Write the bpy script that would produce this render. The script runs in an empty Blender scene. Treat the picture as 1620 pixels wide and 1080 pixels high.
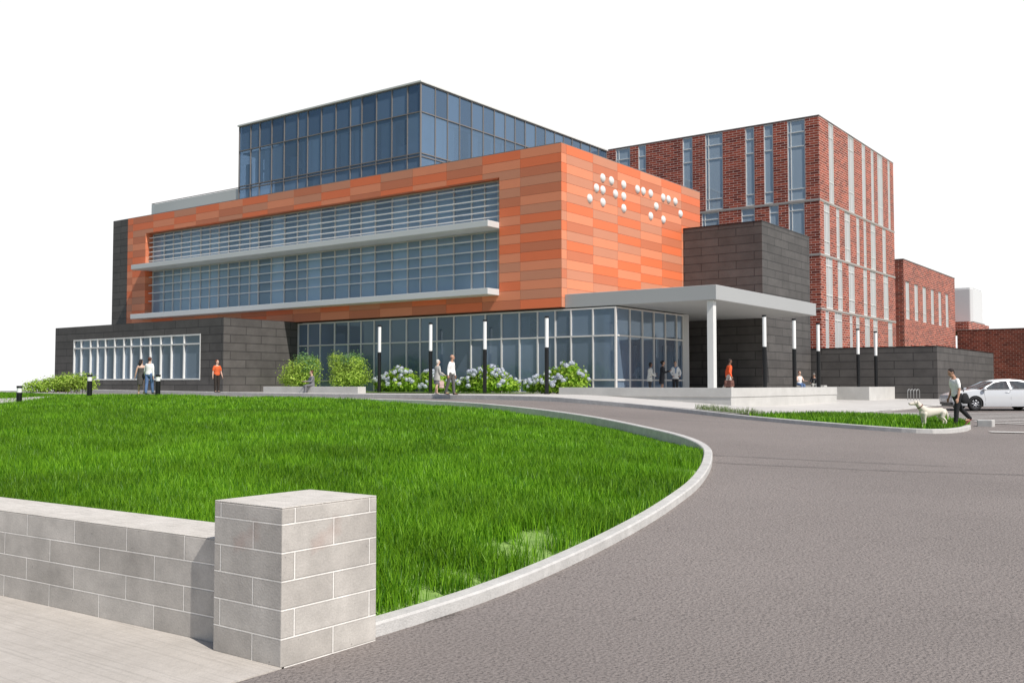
import bpy, bmesh, math, random
import numpy as np
from mathutils import Vector, Matrix, Euler
from mathutils.geometry import delaunay_2d_cdt
random.seed(7); rng = np.random.default_rng(7)
SC = bpy.context.scene
COL = SC.collection
R = math.radians
PSI = R(36.5); CP, SP = math.cos(PSI), math.sin(PSI)
FPX = 1545.0; ZC = 2.02

def at(px, d):
    """ground position seen in photo column px at depth d metres in front of the viewer"""
    s = (px - 810) / 1546.0 * d
    return (s * CP - d * SP, s * SP + d * CP)
def sd2w(s, d): return (s * CP - d * SP, s * SP + d * CP)

# ------------------------------------------------------------------ materials
MATS = {}
def nt(name):
    m = bpy.data.materials.new(name); m.use_nodes = True
    n = m.node_tree; b = n.nodes['Principled BSDF']
    MATS[name] = m
    return m, n, b
def rgb(c): return (c[0], c[1], c[2], 1.0)
def simple(name, col, rough=0.6, metal=0.0, var=0.06, scale=3.0, bump=0.0, bscale=40, spec=0.5):
    m, n, b = nt(name)
    tc = n.nodes.new('ShaderNodeTexCoord')
    no = n.nodes.new('ShaderNodeTexNoise'); no.inputs['Scale'].default_value = scale; no.inputs['Detail'].default_value = 6
    mx = n.nodes.new('ShaderNodeMix'); mx.data_type = 'RGBA'
    mx.inputs['A'].default_value = rgb([c * (1 - var) for c in col]); mx.inputs['B'].default_value = rgb([min(1, c * (1 + var)) for c in col])
    n.links.new(tc.outputs['Object'], no.inputs['Vector'])
    n.links.new(no.outputs['Fac'], mx.inputs['Factor']); n.links.new(mx.outputs['Result'], b.inputs['Base Color'])
    b.inputs['Roughness'].default_value = rough; b.inputs['Metallic'].default_value = metal
    b.inputs['Specular IOR Level'].default_value = spec
    if bump:
        n2 = n.nodes.new('ShaderNodeTexNoise'); n2.inputs['Scale'].default_value = bscale; n2.inputs['Detail'].default_value = 4
        bp = n.nodes.new('ShaderNodeBump'); bp.inputs['Strength'].default_value = bump; bp.inputs['Distance'].default_value = 0.02
        n.links.new(tc.outputs['Object'], n2.inputs['Vector']); n.links.new(n2.outputs['Fac'], bp.inputs['Height'])
        n.links.new(bp.outputs['Normal'], b.inputs['Normal'])
    return m
def brickmat(name, c1, c2, mortar, bw, bh, ms, rough=0.85, var=0.25, nscale=0.8, bump=0.4, stain=0.0, offset=0.5, fine=0.0, spec=0.3, smooth=0.1):
    m, n, b = nt(name); L = n.links.new
    uv = n.nodes.new('ShaderNodeUVMap')
    br = n.nodes.new('ShaderNodeTexBrick'); br.offset = offset
    for k, v in (('Scale', 1.0), ('Brick Width', bw), ('Row Height', bh), ('Mortar Size', ms), ('Mortar Smooth', smooth), ('Bias', 0.0)): br.inputs[k].default_value = v
    br.inputs['Color1'].default_value = rgb(c1); br.inputs['Color2'].default_value = rgb(c2); br.inputs['Mortar'].default_value = rgb(mortar)
    L(uv.outputs['UV'], br.inputs['Vector'])
    no = n.nodes.new('ShaderNodeTexNoise'); no.inputs['Scale'].default_value = nscale; no.inputs['Detail'].default_value = 8; no.inputs['Roughness'].default_value = 0.65
    L(uv.outputs['UV'], no.inputs['Vector'])
    mr = n.nodes.new('ShaderNodeMapRange'); mr.inputs['From Min'].default_value = 0.25; mr.inputs['From Max'].default_value = 0.75
    mr.inputs['To Min'].default_value = 1 - var; mr.inputs['To Max'].default_value = 1 + var
    L(no.outputs['Fac'], mr.inputs['Value'])
    mu = n.nodes.new('ShaderNodeVectorMath'); mu.operation = 'MULTIPLY'
    L(br.outputs['Color'], mu.inputs[0]); L(mr.outputs['Result'], mu.inputs[1])
    out = mu.outputs['Vector']
    if fine:
        nf = n.nodes.new('ShaderNodeTexNoise'); nf.inputs['Scale'].default_value = 55; nf.inputs['Detail'].default_value = 5
        L(uv.outputs['UV'], nf.inputs['Vector'])
        m2 = n.nodes.new('ShaderNodeMapRange'); m2.inputs['From Min'].default_value = 0.3; m2.inputs['From Max'].default_value = 0.62
        m2.inputs['To Min'].default_value = 1 - fine; m2.inputs['To Max'].default_value = 1.0
        L(nf.outputs['Fac'], m2.inputs['Value'])
        mu2 = n.nodes.new('ShaderNodeVectorMath'); mu2.operation = 'MULTIPLY'
        L(out, mu2.inputs[0]); L(m2.outputs['Result'], mu2.inputs[1]); out = mu2.outputs['Vector']
    if fine:
        b2 = n.nodes.new('ShaderNodeTexBrick'); b2.offset = offset
        for k, v in (('Scale', 1.0), ('Brick Width', bw), ('Row Height', bh), ('Mortar Size', ms * 2.6), ('Mortar Smooth', 1.0), ('Bias', 0.0)): b2.inputs[k].default_value = v
        L(uv.outputs['UV'], b2.inputs['Vector'])
        inv = n.nodes.new('ShaderNodeMath'); inv.operation = 'SUBTRACT'; L(b2.outputs['Fac'], inv.inputs[0]); L(br.outputs['Fac'], inv.inputs[1]); inv.use_clamp = True
        ed = n.nodes.new('ShaderNodeMapRange'); ed.inputs['To Min'].default_value = 1.0; ed.inputs['To Max'].default_value = 0.62; L(inv.outputs[0], ed.inputs['Value'])  # darkens block edges: dirt and joint shadow both put into the colour
        mu3 = n.nodes.new('ShaderNodeVectorMath'); mu3.operation = 'MULTIPLY'; L(out, mu3.inputs[0]); L(ed.outputs['Result'], mu3.inputs[1]); out = mu3.outputs['Vector']
        vo = n.nodes.new('ShaderNodeTexNoise'); vo.inputs['Scale'].default_value = 26; vo.inputs['Detail'].default_value = 2; L(uv.outputs['UV'], vo.inputs['Vector'])
        pt = n.nodes.new('ShaderNodeMapRange'); pt.inputs['From Min'].default_value = 0.22; pt.inputs['From Max'].default_value = 0.30; pt.inputs['To Min'].default_value = 0.6; L(vo.outputs['Fac'], pt.inputs['Value'])
        mu4 = n.nodes.new('ShaderNodeVectorMath'); mu4.operation = 'MULTIPLY'; L(out, mu4.inputs[0]); L(pt.outputs['Result'], mu4.inputs[1]); out = mu4.outputs['Vector']
    if stain:
        st = n.nodes.new('ShaderNodeTexNoise'); st.inputs['Scale'].default_value = 1.6; st.inputs['Detail'].default_value = 3
        L(uv.outputs['UV'], st.inputs['Vector'])
        m3 = n.nodes.new('ShaderNodeMapRange'); m3.inputs['From Min'].default_value = 0.68; m3.inputs['From Max'].default_value = 0.78
        L(st.outputs['Fac'], m3.inputs['Value'])
        sm = n.nodes.new('ShaderNodeMath'); sm.operation = 'MULTIPLY'; sm.inputs[1].default_value = stain
        L(m3.outputs['Result'], sm.inputs[0])
        mx = n.nodes.new('ShaderNodeMix'); mx.data_type = 'RGBA'; mx.inputs['B'].default_value = rgb((0.35, 0.13, 0.08))
        L(sm.outputs[0], mx.inputs['Factor']); L(out, mx.inputs['A']); out = mx.outputs['Result']
    L(out, b.inputs['Base Color'])
    b.inputs['Roughness'].default_value = rough; b.inputs['Specular IOR Level'].default_value = spec
    nb = n.nodes.new('ShaderNodeTexNoise'); nb.inputs['Scale'].default_value = 60; nb.inputs['Detail'].default_value = 4
    L(uv.outputs['UV'], nb.inputs['Vector'])
    ma = n.nodes.new('ShaderNodeMath'); ma.operation = 'MULTIPLY_ADD'; ma.inputs[1].default_value = -1.0
    L(br.outputs['Fac'], ma.inputs[0])
    sc = n.nodes.new('ShaderNodeMath'); sc.operation = 'MULTIPLY'; sc.inputs[1].default_value = 0.35
    L(nb.outputs['Fac'], sc.inputs[0]); L(sc.outputs[0], ma.inputs[2])
    bp = n.nodes.new('ShaderNodeBump'); bp.inputs['Strength'].default_value = bump; bp.inputs['Distance'].default_value = 0.01
    L(ma.outputs[0], bp.inputs['Height']); L(bp.outputs['Normal'], b.inputs['Normal'])
    return m
def glassmat(name, tint, film, film_amt, refl=0.10, rough=0.02):
    """tinted pane: see-through tint, a little bluish body colour in the film, sharp reflection growing at grazing angles"""
    m = bpy.data.materials.new(name); m.use_nodes = True; n = m.node_tree; n.nodes.clear(); L = n.links.new
    o = n.nodes.new('ShaderNodeOutputMaterial')
    tr = n.nodes.new('ShaderNodeBsdfTransparent'); tr.inputs['Color'].default_value = rgb(tint)
    df = n.nodes.new('ShaderNodeBsdfDiffuse'); gg = n.nodes.new('ShaderNodeNewGeometry'); fm = n.nodes.new('ShaderNodeMix'); fm.data_type = 'RGBA'
    fm.inputs['A'].default_value = rgb([c * .62 for c in film]); fm.inputs['B'].default_value = rgb([min(1, c * 1.22) for c in film]); L(gg.outputs['Random Per Island'], fm.inputs['Factor']); L(fm.outputs['Result'], df.inputs['Color'])
    gl = n.nodes.new('ShaderNodeBsdfGlossy'); gl.inputs['Roughness'].default_value = rough; gl.inputs['Color'].default_value = (0.75, 0.88, 1, 1)
    m1 = n.nodes.new('ShaderNodeMixShader'); m1.inputs[0].default_value = film_amt
    L(tr.outputs[0], m1.inputs[1]); L(df.outputs[0], m1.inputs[2])
    lw = n.nodes.new('ShaderNodeFresnel'); lw.inputs['IOR'].default_value = 1.5
    mr = n.nodes.new('ShaderNodeMapRange'); mr.inputs['From Min'].default_value = 0.04; mr.inputs['To Min'].default_value = refl; mr.inputs['To Max'].default_value = 1.0
    L(lw.outputs[0], mr.inputs['Value'])
    m2 = n.nodes.new('ShaderNodeMixShader'); L(mr.outputs['Result'], m2.inputs[0]); L(m1.outputs[0], m2.inputs[1]); L(gl.outputs[0], m2.inputs[2])
    L(m2.outputs[0], o.inputs['Surface']); MATS[name] = m
    return m
def groundmat(name, ca, cb, scale, bump, bscale, rough=0.9, detail=8, streak=None, speck=0.0, dist=0.02, patch=0.0, pscale=0.25):
    m, n, b = nt(name); L = n.links.new
    tc = n.nodes.new('ShaderNodeTexCoord')
    no = n.nodes.new('ShaderNodeTexNoise'); no.inputs['Scale'].default_value = scale; no.inputs['Detail'].default_value = detail; no.inputs['Roughness'].default_value = 0.7
    L(tc.outputs['Object'], no.inputs['Vector'])
    cr = n.nodes.new('ShaderNodeMix'); cr.data_type = 'RGBA'; cr.inputs['A'].default_value = rgb(ca); cr.inputs['B'].default_value = rgb(cb)
    mr = n.nodes.new('ShaderNodeMapRange'); mr.inputs['From Min'].default_value = 0.3; mr.inputs['From Max'].default_value = 0.7
    L(no.outputs['Fac'], mr.inputs['Value']); L(mr.outputs['Result'], cr.inputs['Factor'])
    out = cr.outputs['Result']
    def darken(out, vec, sc, lo, hi, amt, map_scale=None):
        v = vec
        if map_scale:
            mp = n.nodes.new('ShaderNodeMapping'); mp.inputs['Scale'].default_value = map_scale; L(v, mp.inputs['Vector']); v = mp.outputs['Vector']
        q = n.nodes.new('ShaderNodeTexNoise'); q.inputs['Scale'].default_value = sc; q.inputs['Detail'].default_value = 4; L(v, q.inputs['Vector'])
        r = n.nodes.new('ShaderNodeMapRange'); r.inputs['From Min'].default_value = lo; r.inputs['From Max'].default_value = hi
        r.inputs['To Min'].default_value = 1 - amt; r.inputs['To Max'].default_value = 1.0; L(q.outputs['Fac'], r.inputs['Value'])
        mu = n.nodes.new('ShaderNodeVectorMath'); mu.operation = 'MULTIPLY'; L(out, mu.inputs[0]); L(r.outputs['Result'], mu.inputs[1])
        return mu.outputs['Vector']
    if speck: out = darken(out, tc.outputs['Object'], 38, 0.30, 0.50, speck)
    if streak: out = darken(out, tc.outputs['Object'], 1.0, 0.34, 0.50, streak[1], streak[0])
    if patch: out = darken(out, tc.outputs['Object'], pscale, 0.35, 0.65, patch)
    L(out, b.inputs['Base Color'])
    b.inputs['Roughness'].default_value = rough; b.inputs['Specular IOR Level'].default_value = 0.25
    nb = n.nodes.new('ShaderNodeTexNoise'); nb.inputs['Scale'].default_value = bscale; nb.inputs['Detail'].default_value = 5
    L(tc.outputs['Object'], nb.inputs['Vector'])
    bp = n.nodes.new('ShaderNodeBump'); bp.inputs['Strength'].default_value = bump; bp.inputs['Distance'].default_value = dist
    L(nb.outputs['Fac'], bp.inputs['Height']); L(bp.outputs['Normal'], b.inputs['Normal'])
    return m
def leafmat(name, ca, cb, trans=0.35, rough=0.55):
    m = bpy.data.materials.new(name); m.use_nodes = True; n = m.node_tree; n.nodes.clear(); L = n.links.new
    o = n.nodes.new('ShaderNodeOutputMaterial'); g = n.nodes.new('ShaderNodeNewGeometry')
    mx = n.nodes.new('ShaderNodeMix'); mx.data_type = 'RGBA'; mx.inputs['A'].default_value = rgb(ca); mx.inputs['B'].default_value = rgb(cb)
    L(g.outputs['Random Per Island'], mx.inputs['Factor'])
    tc = n.nodes.new('ShaderNodeTexCoord'); no = n.nodes.new('ShaderNodeTexNoise'); no.inputs['Scale'].default_value = 0.55; no.inputs['Detail'].default_value = 4
    L(tc.outputs['Object'], no.inputs['Vector'])
    mr = n.nodes.new('ShaderNodeMapRange'); mr.inputs['From Min'].default_value = 0.3; mr.inputs['From Max'].default_value = 0.7; mr.inputs['To Min'].default_value = 0.7; mr.inputs['To Max'].default_value = 1.25
    L(no.outputs['Fac'], mr.inputs['Value'])
    mu = n.nodes.new('ShaderNodeVectorMath'); mu.operation = 'MULTIPLY'; L(mx.outputs['Result'], mu.inputs[0]); L(mr.outputs['Result'], mu.inputs[1])
    d = n.nodes.new('ShaderNodeBsdfPrincipled'); d.inputs['Roughness'].default_value = rough; d.inputs['Specular IOR Level'].default_value = 0.25
    t = n.nodes.new('ShaderNodeBsdfTranslucent')
    L(mu.outputs['Vector'], d.inputs['Base Color']); L(mu.outputs['Vector'], t.inputs['Color'])
    ms = n.nodes.new('ShaderNodeMixShader'); ms.inputs[0].default_value = trans; L(d.outputs[0], ms.inputs[1]); L(t.outputs[0], ms.inputs[2])
    L(ms.outputs[0], o.inputs['Surface']); MATS[name] = m
    return m

# orange panels: four fired tones
simple('panel_vivid', (0.8, 0.185, 0.07), 0.55, var=0.03, scale=1.2)
simple('panel_peach', (0.78, 0.265, 0.135), 0.55, var=0.03, scale=1.2)
simple('panel_clay', (0.6, 0.185, 0.09), 0.55, var=0.03, scale=1.2)
simple('panel_sand', (0.61, 0.25, 0.145), 0.55, var=0.03, scale=1.2)
PAN = ['panel_vivid', 'panel_peach', 'panel_clay', 'panel_sand']
simple('joint_dark', (0.27, 0.095, 0.055), 0.8)
brickmat('dark_stone', (0.090, 0.083, 0.078), (0.120, 0.111, 0.104), (0.035, 0.033, 0.032), 2.3, 0.5, 0.018, var=0.25, nscale=1.1, bump=0.25, fine=0.25, spec=0.35, rough=0.6)
brickmat('brick_red', (0.150, 0.020, 0.012), (0.42, 0.085, 0.046), (0.84, 0.68, 0.58), 0.66, 0.19, 0.0125, var=0.18, nscale=0.5, bump=0.3)
brickmat('brick_far', (0.105, 0.022, 0.015), (0.23, 0.055, 0.034), (0.34, 0.22, 0.18), 0.55, 0.23, 0.02, var=0.35, nscale=0.4, bump=0.3)
brickmat('concrete_block', (0.435, 0.402, 0.362), (0.545, 0.510, 0.464), (0.84, 0.80, 0.74), 0.76, 0.203, 0.0068, var=0.30, nscale=2.2, bump=0.6, fine=0.10, stain=0.3, smooth=0.3)
groundmat('block_cap', (0.52, 0.485, 0.435), (0.65, 0.61, 0.555), 3.0, 0.35, 50, streak=((4, 40, 1), 0.18))
groundmat('asphalt', (0.235, 0.205, 0.188), (0.300, 0.263, 0.243), 26, 1.0, 30, speck=0.45, dist=0.03, patch=0.12)
groundmat('sidewalk_concrete', (0.47, 0.43, 0.382), (0.555, 0.51, 0.458), 5, 0.4, 45, streak=((0.9, 34, 1), 0.13), patch=0.10, pscale=0.8)
groundmat('kerb_concrete', (0.50, 0.485, 0.46), (0.64, 0.62, 0.59), 6, 0.3, 60, speck=0.12, patch=0.10, pscale=2.0)
groundmat('paving_pale', (0.52, 0.495, 0.46), (0.62, 0.595, 0.56), 1.6, 0.15, 30, patch=0.08)
groundmat('wall_concrete', (0.51, 0.495, 0.465), (0.59, 0.575, 0.545), 1.2, 0.12, 30, patch=0.07, pscale=1.0)
groundmat('earth_green', (0.13, 0.23, 0.05), (0.30, 0.45, 0.12), 6, 0.6, 18, detail=8)
groundmat('far_field', (0.07, 0.10, 0.04), (0.12, 0.15, 0.06), 0.05, 0.3, 1)
groundmat('gravel', (0.33, 0.31, 0.29), (0.62, 0.59, 0.55), 14, 0.8, 30, speck=0.35)
simple('road_paint', (0.66, 0.64, 0.60), 0.7, var=0.12, scale=9)
simple('alu', (0.66, 0.635, 0.605), 0.4, 0.0, var=0.04)
simple('alu_dark', (0.20, 0.18, 0.17), 0.5, 0.0, var=0.04)
simple('shade_metal', (0.60, 0.615, 0.61), 0.5, 0.0, var=0.03, scale=0.6)
simple('canopy_metal', (0.40, 0.405, 0.40), 0.55, var=0.03, scale=0.4)
simple('band_stone', (0.40, 0.365, 0.335), 0.7, var=0.06)
simple('rack_steel', (0.36, 0.36, 0.35), 0.35, 0.3)
simple('pale_metal', (0.74, 0.73, 0.70), 0.45, var=0.04)
simple('pale_panel', (0.48, 0.48, 0.475), 0.35, var=0.06, scale=0.6)

simple('black_paint', (0.006, 0.006, 0.007), 0.35, var=0.1)
simple('lamp_white', (0.86, 0.86, 0.84), 0.4, var=0.01)
simple('dot_white', (0.74, 0.74, 0.71), 0.45, var=0.02)
simple('room_wall', (0.66, 0.68, 0.70), 0.9, var=0.05, scale=0.3)
simple('room_dark', (0.10, 0.14, 0.20), 0.8, var=0.1)
simple('room_floor', (0.30, 0.31, 0.32), 0.6)
simple('spandrel_blue', (0.055, 0.15, 0.33), 0.25, var=0.15, scale=0.25)
simple('bay_blue', (0.045, 0.085, 0.15), 0.3, var=0.12, scale=0.5)
simple('tank_white', (0.70, 0.70, 0.69), 0.5, var=0.03)
simple('roof_grey', (0.30, 0.30, 0.29), 0.9)
glassmat('glass_ribbon', (0.52, 0.65, 0.78), (0.46, 0.63, 0.82), 0.58, 0.08)
glassmat('glass_ground', (0.50, 0.60, 0.71), (0.31, 0.41, 0.54), 0.44, 0.07)
glassmat('glass_roof', (0.50, 0.62, 0.76), (0.25, 0.38, 0.55), 0.40, 0.08)
glassmat('glass_wing', (0.48, 0.58, 0.70), (0.28, 0.37, 0.48), 0.55, 0.08)
glassmat('glass_tower', (0.45, 0.56, 0.68), (0.52, 0.63, 0.72), 0.70, 0.08)
glassmat('glass_car', (0.55, 0.60, 0.62), (0.05, 0.05, 0.05), 0.10, 0.08)
glassmat('beige_screen', (0.80, 0.82, 0.80), (0.80, 0.80, 0.74), 0.72, 0.05)
simple('blind', (0.24, 0.29, 0.33), 0.8)

# ------------------------------------------------------------------ mesh builder
class MB:
    def __init__(s): s.v = []; s.f = []; s.m = []; s.mi = 0
    def add(s, vs, fs, mi=None):
        o = len(s.v); s.v += [tuple(p) for p in vs]; mi = s.mi if mi is None else mi
        for f in fs: s.f.append(tuple(o + i for i in f)); s.m.append(mi)
    def box(s, x0, x1, y0, y1, z0, z1, mi=None):
        if x0 > x1: x0, x1 = x1, x0
        if y0 > y1: y0, y1 = y1, y0
        if z0 > z1: z0, z1 = z1, z0
        s.add([(x0,y0,z0),(x1,y0,z0),(x1,y1,z0),(x0,y1,z0),(x0,y0,z1),(x1,y0,z1),(x1,y1,z1),(x0,y1,z1)],
              [(0,3,2,1),(4,5,6,7),(0,1,5,4),(1,2,6,5),(2,3,7,6),(3,0,4,7)], mi)
        return s
    def quad(s, a, b, c, d, mi=None): s.add([a, b, c, d], [(0, 1, 2, 3)], mi); return s
    def prism(s, poly, z0, z1, mi=None):
        n = len(poly); vs = [(x, y, z0) for x, y in poly] + [(x, y, z1) for x, y in poly]
        fs = [tuple(range(n - 1, -1, -1)), tuple(range(n, 2 * n))] + [(i, (i + 1) % n, n + (i + 1) % n, n + i) for i in range(n)]
        s.add(vs, fs, mi); return s
    def lathe(s, prof, c=(0, 0, 0), n=16, mi=None, axis='z'):
        vs = []; fs = []; k = len(prof)
        for i in range(n):
            a = 2 * math.pi * i / n
            for r, z in prof:
                p = (r * math.cos(a), r * math.sin(a), z)
                if axis == 'y': p = (p[0], p[2], p[1])
                if axis == 'x': p = (p[2], p[0], p[1])
                vs.append((p[0] + c[0], p[1] + c[1], p[2] + c[2]))
        for i in range(n):
            j = (i + 1) % n
            for q in range(k - 1): fs.append((i * k + q, j * k + q, j * k + q + 1, i * k + q + 1))
        s.add(vs, fs, mi); return s
    def tube(s, path, rad, n=8, mi=None, caps=True, round_caps=False):
        path = [Vector(p) for p in path]
        if not hasattr(rad, '__len__'): rad = [rad] * len(path)
        rad = list(rad)
        if round_caps:
            a = (path[0] - path[1]).normalized(); b = (path[-1] - path[-2]).normalized()
            r0, r1 = rad[0], rad[-1]
            path = [path[0] + a * r0 * 0.95, path[0] + a * r0 * 0.6] + path + [path[-1] + b * r1 * 0.6, path[-1] + b * r1 * 0.95]
            rad = [r0 * 0.3, r0 * 0.8] + rad + [r1 * 0.8, r1 * 0.3]
        vs = []; up = None
        for i, p in enumerate(path):
            t = (path[min(i + 1, len(path) - 1)] - path[max(i - 1, 0)])
            if t.length < 1e-9: t = Vector((0, 0, 1))
            t.normalize()
            if up is None:
                up = Vector((0, 0, 1)) if abs(t.z) < 0.9 else Vector((1, 0, 0))
            x = up.cross(t)
            if x.length < 1e-6: x = Vector((0, 1, 0)).cross(t)
            x.normalize(); y = t.cross(x).normalized(); up = y
            for k in range(n):
                a = 2 * math.pi * k / n
                vs.append(p + x * math.cos(a) * rad[i] + y * math.sin(a) * rad[i])
        m = len(path); fs = []
        for i in range(m - 1):
            for k in range(n):
                j = (k + 1) % n; fs.append((i * n + k, i * n + j, (i + 1) * n + j, (i + 1) * n + k))
        if caps: fs.append(tuple(range(n - 1, -1, -1))); fs.append(tuple((m - 1) * n + k for k in range(n)))
        s.add(vs, fs, mi); return s
    def ell(s, c, r, nu=14, nv=10, M=None, mi=None):
        vs = []; fs = []
        for i in range(1, nv):
            t = math.pi * i / nv
            for k in range(nu):
                a = 2 * math.pi * k / nu
                vs.append(Vector((r[0] * math.sin(t) * math.cos(a), r[1] * math.sin(t) * math.sin(a), r[2] * math.cos(t))))
        vs += [Vector((0, 0, r[2])), Vector((0, 0, -r[2]))]
        for i in range(nv - 2):
            for k in range(nu):
                j = (k + 1) % nu; fs.append((i * nu + k, (i + 1) * nu + k, (i + 1) * nu + j, i * nu + j))
        T, B = len(vs) - 2, len(vs) - 1
        for k in range(nu):
            j = (k + 1) % nu; fs.append((T, k, j)); fs.append((B, (nv - 2) * nu + j, (nv - 2) * nu + k))
        if M is not None: vs = [M @ v for v in vs]
        s.add([v + Vector(c) for v in vs], fs, mi); return s
    def loft(s, secs, n=18, mi=None):
        """secs: (centre, axis_x vec, axis_y vec) ellipse half axes"""
        vs = []; fs = []
        for c, ax, ay in secs:
            c, ax, ay = Vector(c), Vector(ax), Vector(ay)
            for k in range(n):
                a = 2 * math.pi * k / n; vs.append(c + ax * math.cos(a) + ay * math.sin(a))
        m = len(secs)
        for i in range(m - 1):
            for k in range(n):
                j = (k + 1) % n; fs.append((i * n + k, i * n + j, (i + 1) * n + j, (i + 1) * n + k))
        fs.append(tuple(range(n - 1, -1, -1))); fs.append(tuple((m - 1) * n + k for k in range(n)))
        s.add(vs, fs, mi); return s
    def build(s, name, mats, parent=None, smooth=False, bevel=0.0, loc=None, uv=True, origin=(0, 0, 0), uvo=(0, 0)):
        me = bpy.data.meshes.new(name)
        vs = s.v
        if any(origin): vs = [(p[0] - origin[0], p[1] - origin[1], p[2] - origin[2]) for p in vs]
        me.from_pydata(vs, [], s.f)
        if isinstance(mats, str): mats = [mats]
        for k in mats: me.materials.append(MATS[k])
        me.polygons.foreach_set('material_index', s.m)
        if smooth: me.polygons.foreach_set('use_smooth', [True] * len(s.f))
        if uv:
            ul = me.uv_layers.new(name='UVMap'); me.update(); data = np.zeros(len(me.loops) * 2)
            for p in me.polygons:
                nx, ny, nz = abs(p.normal.x), abs(p.normal.y), abs(p.normal.z)
                for li in p.loop_indices:
                    q = s.v[me.loops[li].vertex_index]
                    if nz > 0.7: data[2 * li], data[2 * li + 1] = q[0], q[1]
                    elif nx > ny: data[2 * li], data[2 * li + 1] = q[1] + uvo[1], q[2]
                    else: data[2 * li], data[2 * li + 1] = q[0] + uvo[0], q[2]
            ul.data.foreach_set('uv', data)
        o = bpy.data.objects.new(name, me); COL.objects.link(o)
        if parent: o.parent = parent
        if loc: o.location = loc
        if bevel:
            b = o.modifiers.new('bevel', 'BEVEL'); b.width = bevel; b.segments = 2; b.limit_method = 'ANGLE'
        return o
def panes(mb, us, zs, plane, face, rn):
    for i in range(len(us) - 1):
        for k in range(len(zs) - 1):
            a, b, c, d = us[i] + .004, us[i + 1] - .004, zs[k] + .004, zs[k + 1] - .004
            t = [rn.uniform(-.004, .004) for _ in range(3)]
            if face == 'y': mb.quad((a, plane + t[0], c), (b, plane + t[1], c), (b, plane + t[1] + t[2], d), (a, plane + t[0] + t[2], d))
            else: mb.quad((plane + t[0], a, c), (plane + t[1], b, c), (plane + t[1] + t[2], b, d), (plane + t[0] + t[2], a, d))
def empty(name, loc, label, cat, group=None, rz=0.0, scale=1.0):
    o = bpy.data.objects.new(name, None); COL.objects.link(o); o.location = loc; o.rotation_euler = (0, 0, rz); o.scale = (scale,) * 3
    o.empty_display_size = 0.2; o['label'] = label; o['category'] = cat
    if group: o['group'] = group
    return o
def tag(o, label, cat, group=None, kind=None):
    o['label'] = label; o['category'] = cat
    if group: o['group'] = group
    if kind: o['kind'] = kind
    return o
def struct(o, kind='structure'): o['kind'] = kind; return o
def copy_tree(o, parent=None):
    c = o.copy(); COL.objects.link(c)
    if parent: c.parent = parent
    for ch in list(o.children): copy_tree(ch, c)
    return c

# ------------------------------------------------------------------ terrain functions
def tps_fit(P, lam=2.0):
    P = np.array(P, float); n = len(P); r = np.linalg.norm(P[:, None, :2] - P[None, :, :2], axis=2)
    K = np.where(r > 0, r * r * np.log(r + 1e-12), 0) + np.eye(n) * lam
    A = np.zeros((n + 3, n + 3)); A[:n, :n] = K; A[:n, n] = 1; A[:n, n + 1:] = P[:, :2]; A[n, :n] = 1; A[n + 1:, :n] = P[:, :2].T
    return np.linalg.solve(A, np.r_[P[:, 2], 0, 0, 0]), P[:, :2]
def tps(M, x, y):
    w, Q = M; n = len(Q); x = np.asarray(x, float); y = np.asarray(y, float)
    r = np.hypot(x[..., None] - Q[:, 0], y[..., None] - Q[:, 1])
    return (np.where(r > 0, r * r * np.log(r + 1e-12), 0) * w[:n]).sum(-1) + w[n] + w[n + 1] * x + w[n + 2] * y
ROADP = [(-10,0,0),(0,0,0),(10,0,0),(-4,8,0),(3,8,0),(10,8,0),(-8,6,0),(14,8,0),
 (0,15,.3),(6,15,.28),(14,15,.22),(2,22,.62),(8,22,.5),(16,22,.42),
 (0,30,.98),(6,30,.82),(12,30,.68),(20,30,.62),(-4,36,1.22),(2,36,1.13),(8,36,.93),(14,36,.74),(22,36,.7),
 (-12,42,1.32),(-4,42,1.33),(2,41,1.31),(14,44,.82),(20,46,.8),(30,46,.8),
 (-20,50,1.36),(-10,50,1.36),(22,52,.95),(30,52,.95),(-30,58,1.44),(25,60,1.1),(35,60,1.1)]
_road = tps_fit(ROADP)
def w2sd(x, y): return x * CP + y * SP, -x * SP + y * CP
def zroad(x, y):
    x = np.asarray(x, float); y = np.asarray(y, float)
    s, d = w2sd(x, y)
    z = tps(_road, np.clip(s, -45, 45), np.clip(d, -5, 66))
    near = np.clip((9.5 - d) / 3.0, 0, 1)
    return z * (1 - near) + near * 0.0
def zr(x, y): return float(zroad(x, y))

def catmull(P, step=0.5):
    P = [Vector(p) for p in P]; out = []
    P = [P[0] * 2 - P[1]] + P + [P[-1] * 2 - P[-2]]
    for i in range(1, len(P) - 2):
        a, b, c, d = P[i - 1:i + 3]; n = max(2, int((c - b).length / step))
        for k in range(n):
            t = k / n
            out.append(0.5 * ((2 * b) + (c - a) * t + (2 * a - 5 * b + 4 * c - d) * t * t + (3 * b - a - 3 * c + d) * t ** 3))
    out.append(P[-2]); return out
KERB = catmull([(-5.6,5.0),(-5.58,6.2),(-5.62,7.6),(-5.82,9.2),(-6.12,10.9),(-6.5,12.6),(-7.15,14.9),(-8.2,17.6),(-9.4,20.0),(-10.95,21.95),(-13.0,23.7),(-15.8,25.75),(-19.1,27.5),(-22.6,28.7),(-26.5,29.3),(-31.0,29.55),(-38.0,29.6),(-50.0,29.6),(-62.0,29.6)], 0.4)
FKERB = catmull([(-62.0,34.6),(-45.0,34.6),(-34.0,34.55),(-27.5,34.4),(-24.0,34.0),(-21.2,33.55),(-18.8,33.25),(-16.4,32.55),(-13.7,31.25),(-12.0,30.55),(-10.3,29.95),(-8.7,29.45),(-7.35,29.3),(-6.68,29.85),(-6.45,31.2),(-6.55,32.5)], 0.4)
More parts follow.
